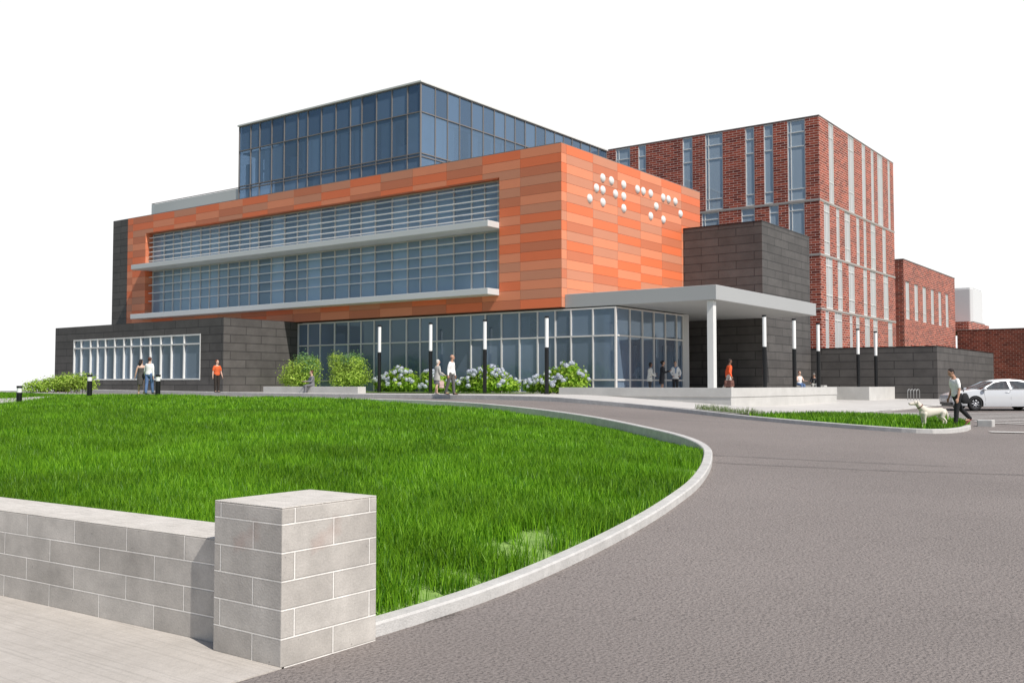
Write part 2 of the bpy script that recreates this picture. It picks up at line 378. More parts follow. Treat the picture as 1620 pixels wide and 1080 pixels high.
def inpoly(x, y, poly):
    x = np.asarray(x); y = np.asarray(y); c = np.zeros(x.shape, bool); n = len(poly); j = n - 1
    for i in range(n):
        xi, yi = poly[i]; xj, yj = poly[j]
        if yi != yj: c ^= ((yi > y) != (yj > y)) & (x < (xj - xi) * (y - yi) / (yj - yi) + xi)
        j = i
    return c
def offset_path(P, o):
    out = []
    for i in range(len(P)):
        t = (P[min(i + 1, len(P) - 1)] - P[max(i - 1, 0)]).normalized(); out.append(Vector((P[i].x - t.y * o, P[i].y + t.x * o)))
    return out
KIN = offset_path(KERB, 0.19)           # lawn side edge of the kerb
LAWN_POLY = [(p.x, p.y) for p in KIN] + [sd2w(-39, 60), sd2w(-33, 48), sd2w(-22, 29), sd2w(-12, 14), (-16.0, 5.2), (-12.0, 5.32), (-7.2, 5.46), (-6.0, 5.5), (-5.79, 5.5)]
LP = []
for i in range(0, len(KIN), 4):
    p = KIN[i]; s, d = w2sd(p.x, p.y)
    LP.append((s, d, zr(p.x, p.y) + (0.07 if d < 20 else (0.07 - .23 * min(1, (d - 20) / 4) if d < 40 else -.05))))
for (x, y, z) in [(-7.2,5.7,.36),(-10,5.6,.46),(-14,5.4,.5),(-16,6,.55)]:
    s, d = w2sd(x, y); LP.append((s, d, z))
LP += [(-2,14,.38),(-6,18,.68),(-12,22,.85),(-4,24,.86),(-10,32,1.22),(-16,30,1.05),(-2,32,1.10),(-14,40,1.34),(-6,38,1.28),(-20,38,1.08),(-19.5,44,1.33),(-23.5,43,.95),(-28,44,.85),(-26,50,1.25),(-21,52,1.40),(-30,58,1.46),(-35,60,1.44),(-40,60,1.28),(-16,48,1.38)]
_lawn = tps_fit(LP, 1.0)
def zlawn(x, y):
    s, d = w2sd(np.asarray(x, float), np.asarray(y, float)); return tps(_lawn, s, d)
WP = [(p.x, p.y, zr(p.x, p.y) + 0.17) for p in FKERB[::5]]
WP += [(-17.3,39,1.15),(-60,40,1.55),(-48,40,1.55),(-40,41,1.55),(-30,40,1.55),(-26.5,38.5,1.55),(-24,40,1.52),(-21.5,39,1.38),(-17.8,40,1.12),(-16,37.5,1.06),(-17.5,50,1.10),(-17.5,58,1.10),(-14,61,1.1),(-12.5,50,.92),(-13,44.7,.83),(-11.5,38,.80),(-12.4,35,.86),(-12,62,1.12),(-14.7,66,1.16),(-20,62,1.12)]
_walk = tps_fit(WP, 0.5)
def zwalk(x, y):
    x = np.asarray(x, float); y = np.asarray(y, float); z = tps(_walk, x, y)
    t = np.clip((-12.0 - x) / 3.0, 0, 1); t = np.where(y > 33.3, t * t * (3 - 2 * t), 1.0)
    return z * t + (zroad(x, y) + 0.035) * (1 - t)

def surf(name, poly, zf, step, mat, inner_extra=None):
    pts = [Vector(p) for p in poly]; n = len(pts)
    xs = [p[0] for p in poly]; ys = [p[1] for p in poly]
    gx, gy = np.meshgrid(np.arange(min(xs), max(xs), step), np.arange(min(ys), max(ys), step))
    gx = gx.ravel(); gy = gy.ravel(); ins = inpoly(gx, gy, poly)
    P = np.array(poly); gx, gy = gx[ins], gy[ins]
    keep = np.array([np.hypot(P[:, 0] - a, P[:, 1] - b).min() > step * 0.35 for a, b in zip(gx, gy)], bool) if len(gx) else np.zeros(0, bool)
    allp = pts + [Vector((a, b)) for a, b in zip(gx[keep], gy[keep])]
    v, e, f, *_ = delaunay_2d_cdt(allp, [(i, (i + 1) % n) for i in range(n)], [], 1, 1e-5)
    vx = np.array([q.x for q in v]); vy = np.array([q.y for q in v]); vz = zf(vx, vy)
    mb = MB(); mb.add(list(zip(vx, vy, vz)), [tuple(t) for t in f])
    o = mb.build(name, mat, smooth=True)
    bm = bmesh.new(); bm.from_mesh(o.data)
    bmesh.ops.recalc_face_normals(bm, faces=bm.faces)
    if sum(q.normal.z for q in bm.faces) < 0: bmesh.ops.reverse_faces(bm, faces=bm.faces)
    bm.to_mesh(o.data); bm.free()
    return o

# ------------------------------------------------------------------ ground, road, lawn, paving
def build_ground():
    # far ground: one sheet that falls away beyond the knoll the site stands on
    rings = [0, 40, 90, 140, 250, 500, 1000, 2000, 4000]; n = 48; mb = MB(); vs = [(-25, 35, -0.9)]; fs = []
    for r in rings[1:]:
        for k in range(n):
            a = 2 * math.pi * k / n; z = -0.9 if r <= 90 else -0.9 - 0.03 * (r - 90)
            vs.append((-25 + r * math.cos(a), 35 + r * math.sin(a), z))
    for k in range(n): fs.append((0, 1 + k, 1 + (k + 1) % n))
    for i in range(len(rings) - 2):
        for k in range(n):
            a = 1 + i * n + k; b = 1 + i * n + (k + 1) % n; fs.append((a, a + n, b + n, b))
    mb.add(vs, fs); struct(mb.build('ground', 'far_field'))
    # asphalt
    st = 0.3; S = np.arange(-46, 46 + st, st); Dd = np.arange(-16, 72 + st, st)
    ss, dd = np.meshgrid(S, Dd); x = ss * CP - dd * SP; y = ss * SP + dd * CP; z = zroad(x, y)
    KC = [(p.x, p.y) for p in offset_path(KERB, 0.09)]; inner = KC + [sd2w(-46, 60), sd2w(-36, 48), sd2w(-25, 29), sd2w(-15, 14), (-17.0, 6.2), (-7, 6.2)]
    ins = inpoly(x, y, inner)
    best = np.full(x.shape, 1e9); bx = x.copy(); by = y.copy()      # asphalt edge is cut along the middle of the kerb
    for (ax, ay), (cx, cy) in zip(KC[:-1], KC[1:]):
        ux, uy = cx - ax, cy - ay; t = np.clip(((x - ax) * ux + (y - ay) * uy) / (ux * ux + uy * uy), 0, 1)
        qx, qy = ax + t * ux, ay + t * uy; dq = np.hypot(x - qx, y - qy); k = dq < best
        best = np.where(k, dq, best); bx = np.where(k, qx, bx); by = np.where(k, qy, by)
    snap = ins & (best < .44); x = np.where(snap, bx, x); y = np.where(snap, by, y)
    z = np.where(snap, zroad(x, y), z); z = np.where(ins & ~snap, z - 2.0, z)
    z = np.where((y < 5.2) & (x < -4.6) & (dd < 30), np.minimum(z, -0.004), z)
    sw = (y < 4.4) & (x < -6.2); z = np.where(sw, -0.3, z)
    H, W = x.shape; mb = MB(); idx = np.arange(H * W).reshape(H, W)
    fs = np.stack([idx[:-1, :-1], idx[:-1, 1:], idx[1:, 1:], idx[1:, :-1]], -1).reshape(-1, 4).tolist()
    mb.add(list(zip(x.ravel(), y.ravel(), z.ravel())), [tuple(f) for f in fs])
    struct(mb.build('road', 'asphalt', smooth=True))
    # foreground sidewalk
    mb = MB(); mb.prism([(-40, -12), (-5.52, -12), (-5.52, 4.72), (-6.35, 4.90), (-40, 3.30)], -0.4, 0.006)
    struct(mb.build('sidewalk', 'sidewalk_concrete'))
    mb = MB()
    # lawn sheet
    struct(surf('lawn_soil', LAWN_POLY, zlawn, 0.8, 'earth_green'))
    def kerb(name, P, w, h, drop=0.35, hf=None):
        A = P; B = offset_path(P, w); vs = []; fs = []
        for i in range(len(P)):
            z = zr(P[i].x, P[i].y); hh = h if hf is None else hf(P[i])
            e = 0.018
            t = (B[i] - A[i]).normalized() * e
            for q, zz in ((A[i], z - drop), (A[i], z + hh - e), (A[i] + t, z + hh), (B[i] - t, z + hh), (B[i], z + hh - e), (B[i], z - drop)): vs.append((q.x, q.y, zz))
        for i in range(len(P) - 1):
            for k in range(5): fs.append((i * 6 + k, (i + 1) * 6 + k, (i + 1) * 6 + k + 1, i * 6 + k + 1))
        for e in (0, len(P) - 1): fs.append(tuple(e * 6 + k for k in range(6)))
        mb = MB(); mb.add(vs, fs); return struct(mb.build(name, 'kerb_concrete'))
    kerb('kerb', KERB, 0.18, 0.115)
    kerb('kerb', FKERB, 0.17, 0.175, hf=lambda p: 0.13 + 0.07 * max(0, min(1, (-p.x - 13) / 10)))
    # pale paving of the forecourt
    FIN = offset_path(FKERB, 0.15)
    k = max(i for i, p in enumerate(FIN) if p.x < -13.6)
    poly = [(p.x, p.y) for p in FIN[:k + 1]] + [(-12.9, 33.5), (-12.3, 36.6), (-13.0, 44.7), (-12.3, 55.6), (-11.8, 63.0), (-12.5, 70.0), (-62, 70), (-72, 60), (-72, 34.8)]
    struct(surf('pavement', poly, zwalk, 1.2, 'paving_pale'))
    ed = catmull([(-12.9, 33.6), (-12.35, 36.6), (-12.75, 40.5), (-13.0, 44.7), (-12.6, 50), (-12.25, 55.6), (-11.8, 63.0)], .5)
    kerb('kerb', ed, 0.16, 0.07)
    # terrace behind the parapet (level with the lobby floor)
    mb = MB(); mb.prism([(-25.9, 39.15), (-17.45, 39.15), (-17.45, 52.45), (-20.5, 52.45), (-20.5, 58.55), (-17.45, 58.55), (-17.45, 63.7), (-24.9, 63.8), (-24.9, 72.6), (-27.4, 72.6), (-27.4, 42.0), (-25.9, 42.0)], 0.4, 1.552)
    struct(mb.build('terrace', 'paving_pale'))
    # grass island soil
    isl = [(p.x, p.y) for p in FIN[k + 1:]] + [(-6.85, 34.0), (-7.8, 35.6), (-9.6, 36.8), (-11.6, 36.9), (-12.4, 35.3), (-12.75, 33.4)]
    struct(surf('island_soil', isl, lambda x, y: zroad(x, y) + 0.10, 0.8, 'earth_green'))
    # planting bed in front of the lobby glass
    struct(surf('planting_bed', [(-47.6, 38.6), (-28.0, 38.6), (-28.0, 41.9), (-47.9, 41.9)], lambda x, y: zwalk(x, y) + 0.05, 0.9, 'earth_green'))
    # pale gravel path at far left of the lawn
    P = [(-150, 43.5), (0, 43.8), (40, 45.5), (75, 49), (105, 52.5), (60, 51.5), (20, 50.2), (-40, 49.5), (-150, 49)]
    poly = [at(*q) for q in P]
    struct(surf('gravel_path', poly, lambda x, y: zlawn(x, y) + 0.06, 0.6, 'gravel'))
    return isl
ISL = build_ground()

# grass ------------------------------------------------------------
leafmat('grass_blade', (0.028, 0.128, 0.002), (0.235, 0.465, 0.022), 0.27, 0.45)
def value_noise(x, y, sc, seed):
    r = np.random.default_rng(seed); G = r.random((64, 64)); u = x / sc; v = y / sc
    iu = np.floor(u).astype(int); iv = np.floor(v).astype(int); fu = u - iu; fv = v - iv
    fu = fu * fu * (3 - 2 * fu); fv = fv * fv * (3 - 2 * fv)
    g = lambda a, b: G[a % 64, b % 64]
    return (g(iu, iv) * (1 - fu) + g(iu + 1, iv) * fu) * (1 - fv) + (g(iu, iv + 1) * (1 - fu) + g(iu + 1, iv + 1) * fu) * fv
def grass(name, poly, zf, bands, hscale=1.0, bare=None, edge=None, label='grass'):
    X = []; Y = []; W = []; Hh = []
    P = np.array(poly); x0, y0 = P.min(0); x1, y1 = P.max(0)
    for (da, db, dens, w, h) in bands:
        n = int((x1 - x0) * (y1 - y0) * dens)
        for ch in range(0, n, 400000):
            m = min(400000, n - ch); x = rng.uniform(x0, x1, m); y = rng.uniform(y0, y1, m)
            s, d = w2sd(x, y); k = (d >= da) & (d < db) & (np.abs(s) < 0.62 * d + 2); x, y = x[k], y[k]
            k = inpoly(x, y, poly); x, y = x[k], y[k]
            if bare is not None:
                k = rng.random(len(x)) < bare(x, y); x, y = x[k], y[k]
            X.append(x); Y.append(y); W.append(np.full(len(x), w)); Hh.append(np.full(len(x), h))
    x = np.concatenate(X); y = np.concatenate(Y); w = np.concatenate(W); h = np.concatenate(Hh); n = len(x)
    z = zf(x, y) - 0.01
    cl = value_noise(x, y, 0.9, 3) * 0.6 + value_noise(x, y, 0.3, 4) * 0.4
    if edge is not None:
        E_ = np.array([(p.x, p.y) for p in edge]); dm = np.full(n, 9.0)
        for q in E_: dm = np.minimum(dm, np.hypot(x - q[0], y - q[1]))
        _, dd = w2sd(x, y); far = np.clip((dd - 19) / 4, 0, 1); h = h * (1 - far * .72 * np.clip(1 - dm / 1.1, 0, 1))
    h = h * hscale * (0.55 + 0.75 * cl) * rng.uniform(0.6, 1.25, n); w = w * rng.uniform(0.7, 1.3, n)
    a = rng.uniform(0, 2 * np.pi, n); ca, sa = np.cos(a), np.sin(a)
    b = rng.uniform(0, 2 * np.pi, n); lean = rng.uniform(0.05, 0.5, n) * h
    lx, ly = np.cos(b) * lean, np.sin(b) * lean
    V = np.zeros((n, 5, 3))
    V[:, 0] = np.stack([x - ca * w / 2, y - sa * w / 2, z], -1); V[:, 1] = np.stack([x + ca * w / 2, y + sa * w / 2, z], -1)
    V[:, 2] = np.stack([x + ca * w * .4 + lx * .35, y + sa * w * .4 + ly * .35, z + h * .6], -1)
    V[:, 3] = np.stack([x - ca * w * .4 + lx * .35, y - sa * w * .4 + ly * .35, z + h * .6], -1)
    V[:, 4] = np.stack([x + lx, y + ly, z + h], -1)
    me = bpy.data.meshes.new(name); me.vertices.add(n * 5); me.vertices.foreach_set('co', V.ravel())
    base = (np.arange(n) * 5)[:, None]
    loops = np.concatenate([base + np.array([0, 1, 2, 3]), base + np.array([3, 2, 4])], 1).ravel()
    me.loops.add(n * 7); me.loops.foreach_set('vertex_index', loops.astype(np.int32))
    me.polygons.add(n * 2)
    ls = (np.arange(n) * 7)[:, None] + np.array([0, 4]); me.polygons.foreach_set('loop_start', ls.ravel().astype(np.int32))
    me.polygons.foreach_set('use_smooth', np.ones(n * 2, bool))
    me.update(calc_edges=True); me.materials.append(MATS['grass_blade'])
    o = bpy.data.objects.new(name, me); COL.objects.link(o); o['kind'] = 'stuff'
    tag(o, label, 'grass'); print(name, n)
    return o
def bare_lawn(x, y):
    s, d = w2sd(x, y); v = np.ones(len(x))
    for (bx, by, r) in ((-6.35, 8.6, .50), (-6.45, 9.4, .48), (-6.62, 10.2, .28), (-7.95, 15.7, .42), (-8.7, 17.6, .35), (-9.6, 19.4, .4), (-5.95, 6.7, .2), (-6.02, 7.4, .2), (-7.0, 5.75, .3), (-21.5, 27.6, .7), (-20, 27.2, .5)):
        q = np.hypot(x - bx, y - by) / r + (value_noise(x, y, 0.25, 9) - 0.5) * 0.9; v = np.minimum(v, np.clip((q - 0.6) * 1.6, 0.04, 1))
    path = inpoly(x, y, [at(*q) for q in [(-150, 43.5), (0, 43.8), (40, 45.5), (75, 49), (105, 52.5), (60, 51.5), (20, 50.2), (-40, 49.5), (-150, 49)]])
    v = np.where(path, 0.06, v)
    return v
grass('lawn_grass', LAWN_POLY, zlawn, [(5, 13, 1900, .0095, .23), (13, 20, 1200, .011, .22), (20, 30, 620, .015, .20), (30, 64, 240, .026, .19)], bare=bare_lawn, edge=KIN, label='bright green lawn grass sloping up behind the block wall')
grass('island_grass', ISL, lambda x, y: zroad(x, y) + 0.10, [(20, 50, 260, .026, .19)], label='green grass on the kerbed island by the driveway')
# a thin fringe of weeds on the inner edge of the far kerb
_f = offset_path(FKERB, 0.3); _g = offset_path(FKERB, 0.62)
_i = [i for i, p in enumerate(_f) if -16.2 < p.x < -12.6]
FR = [(_f[i].x, _f[i].y) for i in _i] + [(_g[i].x, _g[i].y) for i in reversed(_i)]
leafmat('weed_blade', (0.12, 0.22, 0.05), (0.28, 0.30, 0.17), 0.3)
_o = grass('weeds', FR, zwalk, [(20, 50, 600, .014, .20)], label='dry grey green weeds along the far kerb top'); _o.data.materials[0] = MATS['weed_blade']

# ------------------------------------------------------------------ block wall and pier in the foreground
def block_pier():
    r = empty('gate_pier', (-5.91, 5.17, 0), 'square pale concrete block pier ending the low block wall', 'pier')
    mb = MB(); mb.box(-6.30, -5.52, 4.69, 5.65, -0.3, 1.128); mb.build('shaft', 'concrete_block', r, bevel=0.008, origin=(-5.91, 5.17, 0), uvo=(6.22 + 7.6, -4.81 + 7.6))
    mb = MB(); mb.box(-6.299, -5.521, 4.691, 5.649, 1.128, 1.138); mb.build('cap', 'block_cap', r, bevel=0.004, origin=(-5.91, 5.17, 0))
    w = empty('block_wall', (-10, 5, 0), 'low pale concrete block wall running left from the pier', 'wall')
    a = Vector((-6.33, 4.83)); d = Vector((-1, -0.046)).normalized(); nrm = Vector((d.y, -d.x)) * -1
    if nrm.y < 0: nrm = -nrm
    L = 14
    def seg(z0, z1, mat, name, inset=0.0):
        p = [a + nrm * inset, a + d * L + nrm * inset, a + d * L + nrm * (0.60 - inset), a + nrm * (0.60 - inset)]
        mb = MB(); mb.prism([(q.x, q.y) for q in p][::-1], z0, z1); return mb.build(name, mat, w, bevel=0.006, origin=(-10, 5, 0))
    seg(-0.3, 0.803, 'concrete_block', 'courses'); seg(0.803, 0.813, 'block_cap', 'coping', 0.001)
block_pier()

# ------------------------------------------------------------------ helpers for glazing
def frame_x(mb, xs, y, z0, z1, rails, w=0.06, dp=0.12, yo=0.0):
    """mullions and rails on a wall facing -Y"""
    for x in xs: mb.box(x - w / 2, x + w / 2, y - dp / 2 + yo, y + dp / 2 + yo, z0, z1)
    for z in rails: mb.box(xs[0] - w / 2 + .001, xs[-1] + w / 2 - .001, y - dp / 2 + 0.003 + yo, y + dp / 2 - 0.003 + yo, z - w / 2, z + w / 2)
def frame_y(mb, ys, x, z0, z1, rails, w=0.06, dp=0.12):
    for y in ys: mb.box(x - dp / 2, x + dp / 2, y - w / 2, y + w / 2, z0, z1)
    for z in rails: mb.box(x - dp / 2 + 0.003, x + dp / 2 - 0.003, ys[0] - w / 2 + .001, ys[-1] + w / 2 - .001, z - w / 2, z + w / 2)

X0, Y0, ZB, ZT = -27.71, 41.7, 5.99, 14.50
def orange_building():
    OR = (-47, 50, 1.55)
    r = empty('panel_clad_building', OR, 'large building clad in orange panels with a blue glass top storey', 'building')
    B = lambda mb, name, mat, parent=None, **k: mb.build(name, mat, parent or r, origin=OR if not parent or parent is r else OR, **k)
    rows = 17; rh = (ZT - ZB) / rows
    OX0, OX1, OZ0, OZ1, RD = -64.6, -31.7, 6.90, 13.20, 0.56
    # cladding
    mb = MB(); rr = random.Random(11); g = 0.007
    def tone(prev):
        c = rr.choice([0, 0, 1, 1, 2, 3, 3, 1, 2])
        while c in prev: c = rr.randrange(4)
        return c
    xs = [-66.93, -66.24] + [-63.66 + 2.566 * k for k in range(14)] + [X0 - 0.0]
    xs = [x for x in xs if x <= X0 - 0.5] + [X0]
    last = {}
    Yf = Y0 - 0.02
    for i in range(len(xs) - 1):
        p = -1
        for k in range(rows):
            c = tone((p, last.get(k, -1))); p = c; last[k] = c
            a, b = xs[i] + g, xs[i + 1] - g; z0 = ZB + rh * k + g; z1 = ZB + rh * (k + 1) - g
            if i == len(xs) - 2: b = X0 + 0.02
            rects = [(a, b, z0, z1)]
            # cut by the window opening
            out = []
            for (a, b, z0, z1) in rects:
                if b <= OX0 or a >= OX1 or z1 <= OZ0 or z0 >= OZ1: out.append((a, b, z0, z1)); continue
                if z0 < OZ0: out.append((a, b, z0, OZ0))
                if z1 > OZ1: out.append((a, b, OZ1, z1))
                zz0, zz1 = max(z0, OZ0), min(z1, OZ1)
                if a < OX0: out.append((a, OX0, zz0, zz1))
                if b > OX1: out.append((OX1, b, zz0, zz1))
            for (a, b, z0, z1) in out:
                if b - a > 0.02 and z1 - z0 > 0.02: mb.box(a, b, Yf, Y0, z0, z1, c)
    ys = [Y0, 42.2] + [44.79 + 2.63 * k for k in range(6)]; ys[-1] = 57.97
    last = {}
    for i in range(len(ys) - 1):
        p = -1
        for k in range(rows):
            c = tone((p, last.get(k, -1))); p = c; last[k] = c
            mb.box(X0, X0 + 0.02, ys[i] + (g if i else -0.019), ys[i + 1] - g, ZB + rh * k + g, ZB + rh * (k + 1) - g, c)
    # reveal panels of the long window
    for k in range(rows):
        z0, z1 = max(ZB + rh * k + g, OZ0), min(ZB + rh * (k + 1) - g, OZ1)
        if z1 - z0 > 0.03:
            c = rr.randrange(4)
            mb.box(OX0 - 0.0, OX0 + 0.015, Y0, Y0 + RD, z0, z1, c); mb.box(OX1 - 0.015, OX1, Y0, Y0 + RD, z0, z1, c)
    for i in range(len(xs) - 1):
        a, b = max(xs[i] + g, OX0 + .02), min(xs[i + 1] - g, OX1 - .02)
        if b > a: mb.box(a, b, Y0, Y0 + RD, OZ1 - 0.015, OZ1, rr.choice([0, 2]))
    B(mb, 'cladding', PAN)
    # backing walls (ring round the opening) and floors
    mb = MB()
    T = 0.5
    mb.box(-66.93, OX0, Y0 + .001, Y0 + T, ZB + .004, ZT - .01); mb.box(OX1, X0 - .001, Y0 + .001, Y0 + T, ZB + .004, ZT - .01)
    mb.box(OX0, OX1, Y0 + .001, Y0 + T, ZB + .004, OZ0); mb.box(OX0, OX1, Y0 + .001, Y0 + T, OZ1, ZT - .01)
    mb.box(X0 - T, X0 - .001, Y0 + T, 57.96, ZB + .004, ZT - .01)
    mb.box(-66.9, X0 - T, 57.5, 57.96, ZB, ZT - .02)
    B(mb, 'wall', 'joint_dark')
    mb = MB(); mb.box(-66.9, X0 - .3, Y0 + 0.05, 57.9, ZB - 0.012, ZB + 0.003); B(mb, 'soffit', 'joint_dark')
    mb = MB(); mb.box(-66.8, X0 - .55, Y0 + .55, 57.4, 14.20, 14.30); B(mb, 'roof', 'roof_grey')
    mb = MB(); mb.box(-66.93, X0 + .02, Y0 - .021, Y0 + T, ZT - .008, ZT + .03); mb.box(X0 - T, X0 + .021, Y0 + T, 57.98, ZT - .008, ZT + .029); B(mb, 'coping', 'alu_dark')
    mb = MB(); mb.box(-68.89, -66.935, Y0 - .03, Y0 + 18, ZB - 1.5, ZT + 0.02); B(mb, 'stone_pier', 'dark_stone')
    # long window
    mx = [-64.52,-63.14,-62.01,-61.04,-59.92,-58.76,-57.7,-56.68,-55.62,-54.43,-53.34,-52.42,-51.11,-49.82,-48.57,-47.59,-46.34,-45.06,-43.78,-42.77,-41.57,-40.18,-38.92,-37.92,-36.66,-35.39,-34.09,-33.16,-32.21,-31.75]
    yw = Y0 + RD
    for (z0, z1, nm) in ((10.60, OZ1, 'upper'), (7.08, 10.45, 'lower')):
        mb = MB(); frame_x(mb, mx, yw + .05, z0, z1, [z0 + .04, z1 - .05], 0.07, 0.12); w = B(mb, 'ribbon_window', 'alu')
        mb = MB(); panes(mb, [OX0] + mx[1:-1] + [OX1], [z0, z1], yw + .06, 'y', random.Random(5)); mb.build('glass', 'glass_ribbon', w, origin=OR)
    zs = [12.85, 12.50, 12.15, 11.80, 11.46, 11.14] + [9.93, 9.34, 8.75, 8.15]
    for z in zs:
        mb = MB(); mb.box(OX0 + .12, OX1 - .02, Y0 + .20, Y0 + .34, z - .022, z + .022)
        for x in mx[1:-1:2]: mb.box(x - .012, x + .012, Y0 + .34, yw, z - .016, z + .016)
        B(mb, 'louvre', 'pale_metal')
    for (z0, z1) in ((10.42, 10.76), (6.80, 7.14)):
        mb = MB(); mb.prism([(-64.86, 40.69), (OX1 - .01, 40.69), (OX1 - .01, yw + .03), (OX0 + .02, yw + .03), (OX0 + .02, Y0 - .03), (-64.86, Y0 - .03)], z0, z1)
        B(mb, 'sunshade', 'shade_metal', bevel=0.02)
    # rooms behind the long window
    mb = MB()
    rn = random.Random(4)
    for (z0, z1) in ((10.55, 13.35), (6.95, 10.35)):
        mb.box(OX0, OX1, yw + .5, yw + 5.5, z0 - .12, z0, 1); mb.box(OX0, OX1, yw + .3, yw + 5.5, z1, z1 + .15, 0)
        mb.box(OX0, OX1, yw + 5.5, yw + 5.7, z0, z1, 0)
        for x in mx[::4]: mb.box(x + .3, x + .45, yw + .9, yw + 5.5, z0, z1, 0)
        for x in mx[1:-1]:
            if rn.random() < .45: mb.box(x + .2, x + rn.uniform(.5, 1.1), yw + rn.uniform(2.5, 4.5), yw + 5, z0, z0 + rn.uniform(1.0, 2.2), rn.choice([0, 1, 2]))
    for i in range(len(mx) - 2):
        for z0, z1 in ((10.66, 13.12), (7.16, 10.36)):
            if rn.random() < .55:
                h = rn.choice([.25, .45, .45, .7, 1.0]); mb.box(mx[i] + .06, mx[i + 1] - .06, yw + .20, yw + .22, z1 - (z1 - z0) * h, z1, 0)
            if rn.random() < .4: mb.box(mx[i] + .1, mx[i] + rn.uniform(.4, .8), yw + .6, yw + .66, z0, z0 + rn.uniform(.8, 2.0), 0)
    for a, b in ((-62.01,-61.04),(-57.7,-56.68),(-53.34,-52.42),(-48.57,-47.59),(-43.78,-42.77),(-38.92,-37.92),(-34.09,-33.16)):
        for z0, z1 in ((10.78, 13.15), (7.16, 10.4)): mb.box(a + .08, b - .06, yw + .12, yw + .2, z0, z1, 3)
    mb.box(OX0, OX1, yw + .1, yw + .5, 10.30, 10.62, 2)
    B(mb, 'office_interior', ['room_wall', 'room_floor', 'room_dark', 'bay_blue'])
    # ground floor curtain wall
    gy, gx = 42.06, -24.70; G0, G1 = 1.55, 5.90
    xs = [-48.1,-47.18,-46.06,-44.76,-43.55,-42.46,-41.35,-40.04,-38.74,-37.68,-36.4,-35.15,-33.92,-32.91,-31.8,-30.6,-29.42,-28.3,-27.33,-26.01,gx]
    yy = [gy, 43.41, 44.71, 45.95, 47.24, 48.56, 49.32]
    mb = MB(); frame_x(mb, xs, gy, G0, G1, [G1 - .04, 4.47, 2.25, G0 + .05], 0.075, 0.14)
    frame_y(mb, yy[1:], gx, G0, G1, [], 0.07, 0.14)
    for z in (G1 - .04, 4.47, 2.25, G0 + .05): mb.box(gx - .067, gx + .067, gy + .071, 49.3, z - .037, z + .037)
    cw = B(mb, 'curtain_wall', 'alu')
    mb = MB(); rg = random.Random(9); panes(mb, xs, [G0, 2.25, 4.47, G1], gy, 'y', rg); panes(mb, yy[:-1] + [49.3], [G0, 2.25, 4.47, G1], gx, 'x', rg); mb.build('glass', 'glass_ground', cw, origin=OR)
    mb = MB(); mb.box(gx - .45, gx + .08, 49.36, 50.0, G0, G1 + .03); B(mb, 'end_pier', 'pale_panel')
    mb = MB()
    for a, b in ((-43.5, -42.5), (-38.7, -37.72), (-33.88, -32.95), (-28.26, -27.37)): mb.box(a, b, gy + .1, gy + .2, G0 + .1, G1 - .1, 3 if a > -43 else 4)
    mb.box(-48, gx - .1, gy + .3, 56, G0 - .1, G0 - .005, 1); mb.box(-48, X0 - .02, gy + .2, 56, G1 - .02, G1 + .05, 0); mb.box(X0 - .02, gx - .1, gy + .2, 50, G1 - .04, G1 - .02, 0)
    mb.box(-48, X0, 52.5, 52.8, G0, G1, 0); mb.box(-48, -47.8, gy + .3, 52.5, G0, G1, 0)
    for x in (-44.4, -39.6, -35.9, -30.9): mb.box(x, x + .15, gy + 2.0, 52.5, G0, G1, 0)
    for x in (-46.6, -41.2, -34.4, -29.0, -26.6): mb.tube([(x, gy + 1.1, G0), (x, gy + 1.1, G1)], 0.16, 12, 0)
    for x in (-43.2, -37.6, -32.5): mb.box(x, x + 2.2, gy + 6.5, gy + 7.2, G0, G0 + 1.1, 2)
    for i in range(12):   # entrance vestibule doors and timber wall seen through the glass
        x = -27.2 + .22 * i; mb.box(x, x + .13, 46.3 + .25 * i, 46.42 + .25 * i, G0, G0 + 2.6, 2 if i % 3 else 0)
    mb.box(-28.0, -25.1, 49.6, 49.75, G0, G1, 2)
    rl = random.Random(15)
    for i in range(len(xs) - 1):
        w = xs[i + 1] - xs[i]
        if rl.random() < .8 and not any(abs(xs[i] - q) < .1 for q in (-43.55, -38.74, -33.92, -28.3)): mb.box(xs[i] + w * rl.uniform(.15, .35), xs[i + 1] - .02, gy + rl.uniform(.5, 1.0), gy + 1.02, G0, rl.choice([5.7, 5.7, 5.2, 4.2, 2.6]), 0)
    for i in range(len(yy) - 1):
        if i != 2: mb.box(gx - .9, gx - rl.uniform(.5, .8), yy[i] + .35, yy[i + 1] - .05, G0, rl.choice([5.6, 5.6, 4.2]), rl.choice([0, 0, 2]))
    # stair flight
    for i in range(16): mb.box(-33.0 + .29 * i, -32.62 + .29 * i, gy + 3.2, gy + 4.6, 5.75 - .25 * i, 5.80 - .25 * i, 0)
    mb.tube([(-33.1, gy + 3.15, 5.9), (-28.4, gy + 3.15, 1.9)], 0.10, 6, 0); mb.tube([(-33.1, gy + 3.15, 6.6), (-28.4, gy + 3.15, 2.7)], 0.025, 6, 2)
    mb.box(X0 - .5, X0, 50.2, 52.5, G0, G1, 0)
    B(mb, 'lobby_interior', ['room_wall', 'room_floor', 'room_dark', 'bay_blue', 'black_paint'])
    # glass top storey
    px0, px1, py0, py1, pz0, pz1 = -57.93, -40.25, 44.86, 67.15, 14.3, 20.78
    xs = [-57.89,-56.61,-55.61,-54.3,-52.97,-51.55,-50.56,-49.2,-47.79,-46.42,-45.37,-44.04,-42.68,-41.34,px1]
    ys = [py0,46.2,47.4,48.61,49.87,51.1,52.33,53.55,54.71,55.93,57.22,58.46,59.69,60.9,62.06,63.31,64.67,65.9,py1]
    mb = MB(); frame_x(mb, xs, py0, pz0, pz1, [18.95, 16.36, 16.16, pz1 - .04], 0.06, 0.12)
